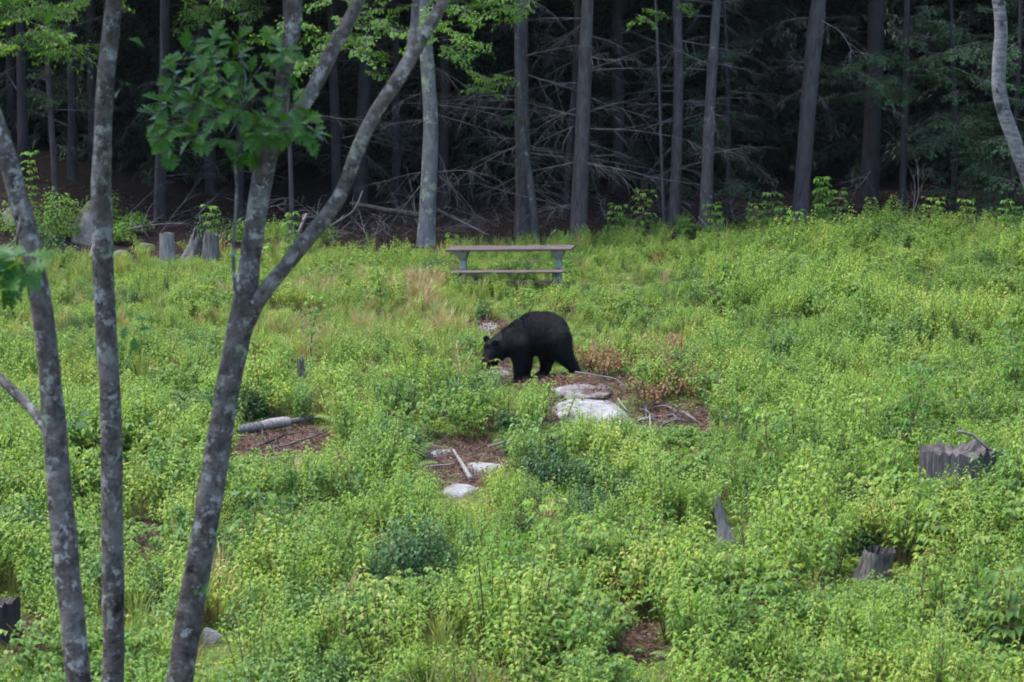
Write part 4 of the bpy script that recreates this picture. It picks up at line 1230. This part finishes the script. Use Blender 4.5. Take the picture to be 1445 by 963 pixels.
def bramble_mesh(seed, h=.5, canes=7, leaf=.066, mat='berry'):
    """Arching canes with three-part leaves."""
    rnd = random.Random(seed)
    mb = MB()
    for s in range(canes):
        a = rnd.uniform(0, 6.28); l = h * rnd.uniform(.7, 1.1); out = rnd.uniform(.15, .38)
        pth = [Vector((math.cos(a) * out * t, math.sin(a) * out * t, l * (1.35 * t - .4 * t * t))) for t in (0, .3, .6, .85, 1.1)]
        mb.tube(pth, [.005, .0045, .004, .003, .002], 3, 1, caps=False)
        for k in range(9):
            t = .2 + .8 * k / 9
            i = min(3, int(t * 4)); p = pth[i].lerp(pth[i + 1], t * 4 - i)
            b = rnd.uniform(0, 6.28)
            d = Vector((math.cos(b), math.sin(b), rnd.uniform(.1, .5))).normalized()
            e = p + d * .05
            tn = rnd.random()
            for w in (-.9, 0, .9):
                dd = Matrix.Rotation(w, 3, 'Z') @ d; dd.z -= .25
                ll = leaf * (1.1 if w == 0 else .85) * rnd.uniform(.8, 1.15)
                mb.arch(e, dd, ll, ll * .55, rnd.uniform(.05, .22), rnd.uniform(.25, .7), .15, 0, tn, rnd.gauss(0, .25))
    return mb.mesh("bramble", [M[mat], M['stem']])

def bush_mesh(seed, r=.55, h=.8, n=900, leaf=.075, mat='dark'):
    rnd = random.Random(seed)
    mb = MB()
    for k in range(16):
        a = rnd.uniform(0, 6.28); rr = r * rnd.uniform(.3, .9)
        mb.tube([Vector((0, 0, -.03)), Vector((math.cos(a) * rr * .4, math.sin(a) * rr * .4, h * .45)), Vector((math.cos(a) * rr, math.sin(a) * rr, h * rnd.uniform(.6, .95)))], [.008, .006, .002], 3, 1, caps=False)
    for k in range(n):
        a = rnd.uniform(0, 6.28); u = rnd.uniform(0, 1) ** .5; el = math.asin(rnd.uniform(0.0, 1))
        lump = 1 + .22 * noise.noise((math.cos(a) * 2, math.sin(a) * 2, el * 2 + seed))
        p = Vector((math.cos(a) * math.cos(el) * r * u * lump, math.sin(a) * math.cos(el) * r * u * lump, .12 + (h - .12) * math.sin(el) * u * lump))
        d = Vector((math.cos(a) + rnd.gauss(0, .6), math.sin(a) + rnd.gauss(0, .6), rnd.uniform(-.3, .5)))
        ll = leaf * rnd.uniform(.7, 1.2)
        mb.leaf(p, d, (rnd.gauss(0, .25), rnd.gauss(0, .25), 1), ll, ll * .62, rnd.uniform(.4, 1.0), .2, 0, rnd.random())
    return mb.mesh("bush", [M[mat], M['stem']])

def fern_mesh(seed, L=.55, fronds=7):
    rnd = random.Random(seed)
    mb = MB()
    for f in range(fronds):
        a = f * 6.28 / fronds + rnd.uniform(-.3, .3)
        d = Vector((math.cos(a), math.sin(a), 0)); sd = Vector((-d.y, d.x, 0))
        l = L * rnd.uniform(.75, 1.1)
        pt = lambda t: d * (l * .75 * t) + Vector((0, 0, l * (1.15 * t - .75 * t * t)))
        mb.tube([pt(t) for t in (0, .33, .66, 1)], [.003, .003, .002, .001], 3, 1, caps=False)
        tn = rnd.random()
        for k in range(13):
            t = .2 + .8 * k / 13
            w = l * .26 * (1 - t) ** .7 + .012
            for s in (1, -1):
                mb.leaf(pt(t), sd * s + d * .35 + Vector((0, 0, -.1)), (0, 0, 1), w, .028, .4, .1, 0, min(1, max(0, tn + rnd.gauss(0, .12))))
    return mb.mesh("fern", [M['fern'], M['stem']])

def grass_mesh(seed, h=.45, n=46, mat='grass', spread=.16):
    rnd = random.Random(seed)
    mb = MB()
    for k in range(n):
        a = rnd.uniform(0, 6.28); r0 = rnd.uniform(0, .09)
        b = Vector((math.cos(a) * r0, math.sin(a) * r0, -.02))
        l = h * rnd.uniform(.5, 1.1); o = spread * rnd.uniform(.2, 1.6)
        d = Vector((math.cos(a + rnd.gauss(0, .5)), math.sin(a + rnd.gauss(0, .5)), 0))
        sd = Vector((-d.y, d.x, 0)) * .0045
        m = b + d * o * .35 + Vector((0, 0, l * .62)); t = b + d * o + Vector((0, 0, l * rnd.uniform(.8, 1)))
        mb.add([b - sd, b + sd, m + sd * .8, m - sd * .8, t], [(0, 1, 2, 3), (3, 2, 4)], 0, rnd.random())
    return mb.mesh("grass", [M[mat]])

def herb_mesh(seed, mat='weed', n=40, r=.18, h=.16, leaf=.06):
    """Low mat of small leaves."""
    rnd = random.Random(seed)
    mb = MB()
    for k in range(n):
        a = rnd.uniform(0, 6.28); rr = r * math.sqrt(rnd.random())
        p = Vector((math.cos(a) * rr, math.sin(a) * rr, h * rnd.uniform(.15, 1) * (1 - .4 * (rr / r) ** 2)))
        d = Vector((rnd.uniform(-1, 1), rnd.uniform(-1, 1), rnd.uniform(-.1, .5)))
        ll = leaf * rnd.uniform(.7, 1.3)
        mb.leaf(p, d, (rnd.gauss(0, .3), rnd.gauss(0, .3), 1), ll, ll * .5, rnd.uniform(.3, 1), .2, 0, rnd.random())
    return mb.mesh("herb", [M[mat]])

WEED = [weed_mesh(100 + i, h=.50 + .08 * (i % 4), stems=6 + i % 4, per=19, leaf=.058 + .008 * (i % 3), spread=.2 + .04 * (i % 3)) for i in range(9)]
WEEDB = [weed_mesh(140 + i, h=.55, stems=5, leaf=.068, per=15, mat='blue', wid=.45, droop=.45) for i in range(5)]
BERRY = [bramble_mesh(200 + i, h=.42 + .04 * (i % 3)) for i in range(6)]
FERN = [fern_mesh(300 + i) for i in range(3)]
GRASS = [grass_mesh(400 + i, h=.38 + .08 * (i % 3)) for i in range(5)]
TAN = [grass_mesh(420 + i, h=.5, n=60, mat='tan') for i in range(3)]
RED = [weed_mesh(440 + i, h=.34, stems=6, leaf=.055, per=12, mat='red', wid=.45) for i in range(4)]
HERB = [herb_mesh(460 + i) for i in range(4)] + [herb_mesh(470 + i, 'berry') for i in range(2)]
DARKB = [bush_mesh(480 + i, r=.42, h=.6, n=520, leaf=.07) for i in range(3)]
HEIGHT = {'weed': .6, 'blue': .55, 'berry': .5, 'fern': .4, 'grass': .45, 'tan': .5, 'red': .34, 'herb': .16, 'dark': .6}

# views over the plants: nothing tall stands in front of these (x, y, half width, length towards the viewer, behind, tallest allowed)
LOW = []
def low(px, py, hw, ln, back, cap):
    p = P(px, py); LOW.append((p.x, p.y, hw, ln, back, cap))
low(585, 845, .52, 1, .5, .36)
low(775, 688, .40, 1, .4, .22)
low(716, 612, .25, 1, .3, .14)
low(768, 533, .66, 2.3, .7, .05)      # bear's body and feet
low(735, 537, .40, 2.2, .7, .05)
low(694, 533, .26, 2.6, .6, .16)
low(838, 584, .58, 2.6, .6, .10)
low(820, 590, .40, 3.4, .6, .16)      # boulder
low(850, 556, .55, 1.3, .8, .08)
low(688, 664, .34, 2.2, .6, .10)
low(648, 694, .36, 1.9, .5, .08)
low(640, 655, .55, 2.0, 1.2, .08)
low(392, 632, .66, 2.6, 1.2, .08)
low(400, 612, .75, 1.4, .5, .06)
low(950, 600, .52, 2.2, .7, .12)
low(720, 398, 1.25, 1.6, .25, .36)
low(720, 385, 1.25, 1.6, 1.4, .30)    # table
low(690, 464, .42, 2.2, .9, .08)
low(708, 526, .22, 1.2, .5, .08)
low(1350, 712, .58, 2.2, .7, .44)     # broad stump
low(1226, 822, .36, 1.7, .5, .20)
low(1026, 768, .30, 2.0, .5, .16)
low(8, 915, .36, 1.3, .4, .16)
low(265, 372, .75, 2.6, .6, .20)
low(150, 362, .70, 2.4, .8, .18)
low(297, 908, .24, 1.2, .3, .08)
low(1418, 434, .55, 2.2, .5, .14)
low(629, 598, .16, 2.0, .3, .12)
low(427, 540, .16, 2.0, .3, .12)
low(780, 646, .16, 1.8, .3, .12)
low(205, 765, .3, 1.6, .6, .1)
low(900, 905, .3, 1.3, .5, .1)
low(495, 895, .12, 1.3, .2, .14)
low(575, 600, .12, 1.0, .2, .14)
low(1118, 815, .12, 1.6, .2, .14)
low(601, 350, .5, 2.0, .5, .2)
low(530, 352, 1.6, 1.6, .8, .26)
def cap_at(x, y):
    c = 9.0
    for lx, ly, hw, ln, back, cap in LOW:
        if ly - 5.5 < y < ly + back and abs(x - lx * y / ly) < hw:
            c = min(c, cap + .19 * max(0, ly - .4 - y))
    return c

def n2(x, y, s, k):
    return noise.noise((x * s, y * s, k))

def build_meadow():
    rnd = random.Random(2024)
    out = {k: [] for k in HEIGHT}
    kinds = dict(weed=WEED, blue=WEEDB, berry=BERRY, fern=FERN, grass=GRASS, tan=TAN, red=RED, herb=HERB, dark=DARKB)
    tan_c = P(592, 410); red_c = P(905, 535); drk = P(1420, 800)
    tan2 = P(500, 450)
    def put(kind, x, y, sc):
        cap = cap_at(x, y)
        h = HEIGHT[kind] * sc
        b = bare(x, y)
        if h > cap:
            sc *= cap / h
            if sc < .45:
                if rnd.random() < .3: return
                kind = 'herb'
                sc = max(.5, min(1.2, cap / HEIGHT['herb'])) * rnd.uniform(.6, 1)
                if b < .3:
                    for _ in range(2):
                        x2, y2 = x + rnd.uniform(-.15, .15), y + rnd.uniform(-.15, .15)
                        k2 = 'herb' if rnd.random() < .75 else 'grass'
                        out[k2].append((x2, y2, H(x2, y2) - .01, rnd.gauss(0, .1), rnd.gauss(0, .1), rnd.uniform(0, 6.28), sc * (.8 if k2 == 'herb' else .35), rnd.randrange(len(kinds[k2]))))
        if b > .3 and rnd.random() < b:
            if rnd.random() < .42: return
            kind = 'red' if rnd.random() < .55 else 'herb'
            sc = min(rnd.uniform(.35, .8), max(.3, cap / HEIGHT[kind]))
        dx, dy = x - (BEAR.x + .1), y - BEAR.y
        if (dx / .75) ** 2 + (dy / .33) ** 2 < 1: return
        out[kind].append((x, y, H(x, y) - .01, rnd.gauss(0, .1), rnd.gauss(0, .1), rnd.uniform(0, 6.28), sc, rnd.randrange(len(kinds[kind]))))
    # plants grow in clumps: domes of one kind with low dark lanes between
    clump = {}
    def clump_at(x, y):
        best = (9, 0, 0)
        i0, j0 = math.floor(x / CS), math.floor(y / CS)
        for i in range(i0 - 1, i0 + 2):
            for j in range(j0 - 1, j0 + 2):
                if (i, j) not in clump:
                    clump[(i, j)] = ((i + rnd.random()) * CS, (j + rnd.random()) * CS, rnd.uniform(.7, 1.25), rnd.random())
                cx, cy, hh, sp = clump[(i, j)]
                d = math.hypot(x - cx, (y - cy) * .8) / hh
                if d < best[0]: best = (d, hh, sp)
        return best
    CS = .95
    y = 17.0
    while y < 58.5:
        step = .25 if y < 40 else .265
        hw = .205 * y + 4.0
        x = -hw
        while x < hw:
            px, py_ = x + rnd.uniform(-.5, .5) * step, y + rnd.uniform(-.5, .5) * step
            x += step
            if py_ > wood_edge(px) + rnd.gauss(0, .35): continue
            if abs(px) < .6 and py_ < 14: continue
            lush = 1 - sstep(30, 44, py_)
            a = n2(px, py_, .33, 1.0); b = n2(px, py_, .45, 20.0); c = n2(px, py_, .7, 40.0); e = n2(px, py_, .28, 60.0)
            gaps = n2(px, py_, .75, 80.0)
            if gaps > .33 and rnd.random() < .8:
                put('herb', px, py_, rnd.uniform(.7, 1.2)); continue
            cd, chh, csp = clump_at(px, py_)
            sz = rnd.uniform(.75, 1.15) * (.38 + .85 * chh * max(0, 1 - (cd / .80) ** 2)) * (.62 + .42 * lush + .25 * sstep(1.5, 6, px) * (1 - lush)) * (1 + .6 * e) 
            if cd > .78 and rnd.random() < .2: continue
            dt = math.hypot((px - tan_c.x) / .55, (py_ - tan_c.y) / 1.3)
            dt2 = math.hypot((px - tan2.x) / 1.6, (py_ - tan2.y) / 4.0)
            dr = math.hypot((px - red_c.x) / 1.0, (py_ - red_c.y) / 2.6) + .5 * c
            r = rnd.random()
            if dt < 1.1 and r < .8: put('tan', px, py_, rnd.uniform(.7, 1.1))
            elif dr < 1.2 and r < .50: put('red', px, py_, rnd.uniform(.9, 1.5))
            elif dt2 < 1.15 + .4 * c and r < .62: put('grass' if rnd.random() < .68 else 'tan', px, py_, rnd.uniform(.7, 1.1))
            elif lush < .35 and px < .8 and b > -.05 and r < .36: put('grass', px, py_, rnd.uniform(.7, 1.15))
            elif (csp + .5 * c > .86) and r < .85: put('berry', px, py_, sz * 1.1)
            elif (csp - .5 * c < .14) and r < .85: put('blue', px, py_, sz)
            elif .40 + .4 * b < csp < .47 + .4 * b and b < .2 and r < .7: put('dark', px, py_, sz * .75)
            elif .58 < csp < .68 and r < .45: put('fern', px, py_, sz * 1.1)
            elif r < .035: put('red', px, py_, rnd.uniform(.8, 1.4))
            elif r < (.11 if px > 0 else .24): put('grass' if rnd.random() < .8 else 'tan', px, py_, rnd.uniform(.7, 1.3))
            elif r < (.16 if px > 0 else .30): put('herb', px, py_, rnd.uniform(.8, 1.4))
            else: put('weed', px, py_, sz)
        y += step
    y = 19.0
    while y < 57:
        hw = .205 * y + 2.5
        x = -hw
        while x < hw:
            x2, y2 = x + rnd.uniform(-.15, .15), y + rnd.uniform(-.15, .15)
            x += .27
            if y2 > wood_edge(x2) or rnd.random() < bare(x2, y2) * 1.3: continue
            k2 = 'herb' if rnd.random() < .7 else 'grass'
            out[k2].append((x2, y2, H(x2, y2) - .01, rnd.gauss(0, .1), rnd.gauss(0, .1), rnd.uniform(0, 6.28), rnd.uniform(.5, .9) * (1 if k2 == 'herb' else .35), rnd.randrange(len(kinds[k2]))))
        y += .27
    info = {
        'weed': ("leafy_weeds", "pale green leafy weeds covering the whole meadow", "weeds"),
        'blue': ("broadleaf_weeds", "blue green broad leaved weeds scattered through the meadow", "weeds"),
        'berry': ("brambles", "mid green low brambles growing in patches of the meadow", "brambles"),
        'fern': ("ferns", "yellow green ferns tucked among the meadow weeds", "ferns"),
        'grass': ("meadow_grass", "yellowish grass tufts thickest left of the bear", "grass"),
        'tan': ("dry_grass", "tan dry seeding grass left of the picnic table", "grass"),
        'red': ("withered_weeds", "reddish brown withered weeds right of the bear", "weeds"),
        'herb': ("low_herbs", "low small leaved herbs carpeting the gaps", "herbs"),
        'dark': ("dark_shrubs", "dark green rounded shrub growth in the hollows", "shrubs")}
    for k, pts in out.items():
        if pts: scatter(info[k][0], info[k][1], info[k][2], kinds[k], pts)
build_meadow()

# plants that stand out singly
def plant(name, label, me, px, py, sc, cat, group=None, rz=0.0):
    p = P(px, py)
    o = new_obj(name, me, None, p - Vector((0, 0, .02)), (0, 0, rz), sc)
    return tag(o, label, cat, group)
plant("shrub", "dark green rounded shrub standing out in the near thicket", bush_mesh(900, .50, .95, 1500, .085), 585, 850, 1.0, "shrub")
plant("shrub", "dark leafy shrub right of the moss capped rock", bush_mesh(901, .38, .55, 800, .07), 775, 690, 1.0, "shrub")
plant("shrub", "small dark shrub below the little broken stump", bush_mesh(902, .22, .36, 380, .06), 716, 612, 1.0, "shrub")
plant("shrub", "dark shaded shrub at the foot of the slim trunks", bush_mesh(903, .45, .7, 900, .08), 30, 790, 1.0, "shrub")
plant("shrub", "dark green shrub in the shaded right corner thicket", bush_mesh(904, .5, .8, 1000, .075), 1400, 930, 1.0, "shrub")
plant("shrub", "dark shrub beneath the broad weathered stump", bush_mesh(905, .5, .5, 900, .07), 1215, 725, 1.0, "shrub")
plant("shrub", "dusky little shrub left of the bear's slab", bush_mesh(906, .16, .42, 260, .06, 'blue'), 682, 452, 1.0, "shrub")
plant("shrub", "pale spreading shrub by the white stone and forked tree", weed_mesh(910, .8, 9, .09, 24, 'weed', .35), 60, 830, 1.0, "shrub")

def sapling(label, px, py, h, seed, mat='edge', tiers=6, name="sapling", leaf=.15, y=None):
    rnd = random.Random(seed)
    mb = MB()
    pth = [Vector((.04 * math.sin(t * 4 + seed), .03 * math.cos(t * 3), h * t)) for t in (0, .25, .5, .75, 1)]
    mb.tube(pth, [.012, .010, .008, .006, .003], 5, 1)
    for k in range(tiers):
        t = .28 + .72 * k / (tiers - 1)
        i = min(3, int(t * 4)); p = pth[i].lerp(pth[i + 1], t * 4 - i)
        for j in range(6):
            a = j * 1.05 + k * .5 + rnd.uniform(-.3, .3)
            d = Vector((math.cos(a), math.sin(a), rnd.uniform(.0, .5)))
            e = p + d * rnd.uniform(.05, .14)
            mb.tube([p, e], [.003, .002], 3, 1, caps=False)
            for w in (-.7, 0, .7):
                dd = Matrix.Rotation(w, 3, 'Z') @ d; dd.z -= .3
                l = leaf * rnd.uniform(.6, 1.0)
                mb.leaf(e, dd, (rnd.gauss(0, .2), rnd.gauss(0, .2), 1), l, l * .45, rnd.uniform(.5, 1), .2, 0, rnd.random())
    b = P(px, py)
    o = new_obj(name, mb.mesh(name, [M[mat], M['stem']]), None, b)
    tag(o, label, "sapling")
    return o
sapling("bright green sapling in front of the thick leaning trunk", 1160, 350, 1.5, 1, 'edge', 11, leaf=.19)
sapling("small bright sapling left of the thick leaning trunk", 1102, 347, .8, 2, 'edge', 4)
sapling("low bright sapling right of the thick leaning trunk", 1196, 346, .6, 3, 'edge', 4)
sapling("dark feathery sapling plume before the thick shadowed trunk", 1225, 342, .95, 4, 'fern', 9, leaf=.10)
sapling("leafy sapling at the feet of the twig ringed spruce", 968, 342, .5, 5, 'edge', 4)
sapling("leafy young shrub with yellow green leaves on the stony bank", 45, 345, 1.9, 6, 'edge', 9)
sapling("thin leaved sapling beside the ridged grey stump", 300, 352, .9, 7, 'edge', 5)
sapling("low maple seedlings right of the tall grey trunk", 1420, 345, .9, 8, 'edge', 5)
sapling("spindly sapling growing by the forked tree's pale branch", 412, 365, .9, 9, 'edge', 5)
sapling("leafy seedling sprouting before the bear's boulder", 806, 598, .36, 10, 'weed', 4, leaf=.09)
sapling("leafy stalk hiding the bear's muzzle", 690, 548, .40, 11, 'weed', 5, leaf=.085)
sapling("tall seedling at the left end of the picnic table", 640, 352, .3, 12, 'edge', 3)
plant("shrub", "leafy bank shrub around the mossy grey boulder", bush_mesh(920, .6, 1.1, 1000, .085, 'edge'), 82, 338, 1.0, "shrub")
plant("shrub", "bank shrub behind the leaning tree by grey rock", bush_mesh(921, .6, .7, 900, .08, 'shade'), 55, 362, 1.0, "shrub")
plant("shrub", "young hemlock seedling bush behind the edge stumps", bush_mesh(922, .45, .75, 600, .08, 'shade'), 300, 345, 1.0, "shrub")

for k, (px, py, r_, h_, lab) in enumerate([(165, 345, .35, .55, "leafy shrub tuft behind the white bank stone"), (190, 330, .4, .5, "low shrub on the forest floor left of the stumps"), (345, 345, .35, .6, "leafy shrub right of the ridged grey stump"),
        (375, 338, .45, .5, "low shrub on brown floor inside the forked tree"), (455, 345, .35, .5, "green shrub left of the brush heap"), (25, 335, .5, .9, "leafy bank shrub left of the leaning tree"), (145, 320, .5, .9, "tall leafy shrub above the mossy boulder"), (1330, 335, .5, .6, "shaded shrub under the young hemlocks"), (1395, 338, .5, .7, "shaded shrub beneath the bending birch"), (1075, 338, .4, .45, "leafy shrub between spruce and leaning trunk")]):
    plant("shrub", lab, bush_mesh(940 + k, r_, h_, 480, .08, 'edge' if k < 7 else 'berry'), px, py, 1.0, "shrub")

SAPL = []
for k in range(4):
    o = sapling("", 900, 500, .6 + .08 * k, 60 + k, ('edge', 'weed', 'berry', 'edge')[k], 5 + k % 2, leaf=(.13, .10, .15, .11)[k])
    SAPL.append(o.data); bpy.data.objects.remove(o)
re_ = random.Random(12)
for k, (px, lab) in enumerate([(1010, "beside the second spruce trunk"), (1062, "between spruce and thick leaning trunk"), (1088, "left of the small bright sapling"), (1182, "touching the tall bright sapling"), (1255, "before the short grey edge stump"), (1310, "under the dead bare sapling"), (1365, "before the dark hemlock boughs"), (1435, "beside the bending birch"), (870, "right of the tall straight grey trunk"), (905, "by the brush beside the twig ringed spruce")]):
    o = new_obj("sapling", SAPL[k % 4], None, P(px, re_.uniform(340, 350)), (0, 0, re_.uniform(0, 6.3)), re_.uniform(.9, 1.6))
    tag(o, "leafy edge sapling " + lab, "sapling", "saplings along the wood's edge")
rs = random.Random(31)
for k in range(46):
    for _ in range(40):
        px, py = rs.uniform(330, 1445), rs.uniform(370, 960)
        p = P(px, py)
        if cap_at(p.x, p.y) > 1 and bare(p.x, p.y) < .2 and not (560 < px < 940 and 430 < py < 740): break
    o = new_obj("sapling", SAPL[rs.randrange(4)], None, p, (rs.gauss(0, .05), rs.gauss(0, .05), rs.uniform(0, 6.3)), rs.uniform(.8, 1.45))
    mk = min([(480, 420, "left of the picnic table"), (420, 520, "near the forked tree's pale log"), (905, 500, "right of the bear"), (1000, 400, "below the twig ringed spruce"), (1160, 400, "below the bright edge sapling"), (1400, 460, "by the broken pale ledge"), (1050, 650, "above the pale splintered stump"), (1350, 630, "around the broad weathered stump"),
              (585, 800, "around the dark rounded shrub"), (400, 850, "right of the forked tree's foot"), (780, 850, "right of the dark rounded shrub"), (960, 900, "by the mossy bare patch"), (1226, 860, "below the hollow cut stump"), (1400, 880, "by the shaded corner shrub")], key=lambda m: math.hypot(m[0] - px, m[1] - py))[2]
    tag(o, "broad leaved sapling poking out of the weeds " + mk, "sapling", "saplings scattered through the meadow")

WEED_MARKS = [(60, 800, "by the left leaning trunk"), (160, 800, "by the single upright trunk"), (280, 820, "by the forked tree's foot"), (390, 700, "below the brown needle litter"), (420, 900, "right of the forked tree's foot"),
              (585, 850, "around the dark rounded shrub"), (690, 740, "below the moss capped rock"), (780, 880, "right of the dark rounded shrub"), (900, 905, "around the mossy bare patch"), (1020, 780, "around the pale splintered stump"),
              (960, 680, "below the tangled branch pile"), (1226, 830, "around the hollow cut stump"), (1350, 720, "around the broad weathered stump"), (1400, 930, "by the shaded corner shrub"), (1130, 940, "below the pale stump sliver"), (1150, 680, "left of the broad weathered stump")]
rp = random.Random(77)
for k in range(70):
    for _ in range(30):
        px, py = rp.uniform(-20, 1465), rp.uniform(640, 1080)
        p = P(px, py)
        if cap_at(p.x, p.y) > 1 and bare(p.x, p.y) < .2 and not (600 < px < 920 and py < 760): break
    o = new_obj("tall_weed", WEED[rp.randrange(9)], None, p, (rp.gauss(0, .06), rp.gauss(0, .06), rp.uniform(0, 6.3)), rp.uniform(1.1, 1.35))
    mk = min(WEED_MARKS, key=lambda m: math.hypot(m[0] - px, 1.4 * (m[1] - py)))[2]
    tag(o, "tall pale green weed rising above the thicket " + mk, "weed", "tall weeds of the near thicket")
for k in range(26):
    for _ in range(30):
        px, py = rp.uniform(860, 1450), rp.uniform(380, 620)
        p = P(px, py)
        if cap_at(p.x, p.y) > 1 and bare(p.x, p.y) < .2: break
    o = new_obj("tall_weed", (WEED + WEEDB)[rp.randrange(14)], None, p, (rp.gauss(0, .06), rp.gauss(0, .06), rp.uniform(0, 6.3)), rp.uniform(1.0, 1.25))
    mk = min([(905, 535, "by the reddish withered weeds"), (1000, 420, "below the twig ringed spruce"), (1160, 400, "below the bright sapling"), (1400, 440, "by the broken pale ledge"), (960, 600, "by the tangled branch pile"), (1350, 610, "behind the broad weathered stump"), (1150, 550, "in the middle of the open growth")], key=lambda m: math.hypot(m[0] - px, m[1] - py))[2]
    tag(o, "tall weed standing above the meadow " + mk, "weed", "tall weeds right of the bear")

# ------------------------------------------------------------------ fallen needles and leaves
def litter():
    rnd = random.Random(5)
    mb = MB()
    for cx, cy, rx, ry, s in BARE:
        for _ in range(int(3800 * rx * ry) + 200):
            a = rnd.uniform(0, 6.28); r = math.sqrt(rnd.random()) * 1.15
            x, y = cx + rx * r * math.cos(a), cy + ry * r * math.sin(a)
            d = Vector((rnd.uniform(-1, 1), rnd.uniform(-1, 1), rnd.uniform(-.1, .5)))
            mb.leaf((x, y, H(x, y) + rnd.uniform(.005, .05)), d, (rnd.gauss(0, .5), rnd.gauss(0, .5), 1), rnd.uniform(.04, .11), rnd.uniform(.006, .026), .2, .2, 0, rnd.random())
    for _ in range(9000):
        x = rnd.uniform(-14, 14); y = wood_edge(x) + rnd.uniform(-.6, 9)
        d = Vector((rnd.uniform(-1, 1), rnd.uniform(-1, 1), rnd.uniform(-.1, .4)))
        mb.leaf((x, y, H(x, y) + .01), d, (rnd.gauss(0, .5), rnd.gauss(0, .5), 1), rnd.uniform(.05, .13), rnd.uniform(.02, .05), .2, .2, 0, rnd.random() * .35)
    # needles on the rock ledge under the bear
    o = new_obj("needle_litter", mb.mesh("needle_litter", [M['litter']]))
    tag(o, "reddish brown fallen needles and leaves on bare ground", "litter", None, "stuff")
litter()

# ------------------------------------------------------------------ thin haze volume added to lift the wood's dark tones
def haze():
    mb = MB()
    mb.box((0, 45, 9.5), (120, 200, 22.6))
    me = mb.mesh("haze", [])
    m = bpy.data.materials.new("added_haze"); m.use_nodes = True
    nt = m.node_tree; nt.nodes.clear()
    out = nt.nodes.new("ShaderNodeOutputMaterial")
    v = nt.nodes.new("ShaderNodeVolumePrincipled")
    v.inputs["Color"].default_value = (.86, .90, 1, 1)
    v.inputs["Density"].default_value = 0.00007
    v.inputs["Anisotropy"].default_value = .2
    nt.links.new(v.outputs[0], out.inputs["Volume"])
    me.materials.append(m)
    o = new_obj("haze", me)
    o["kind"] = "stuff"; o["label"] = "faint bluish haze added over clearing and wood to lift dark tones"
haze()
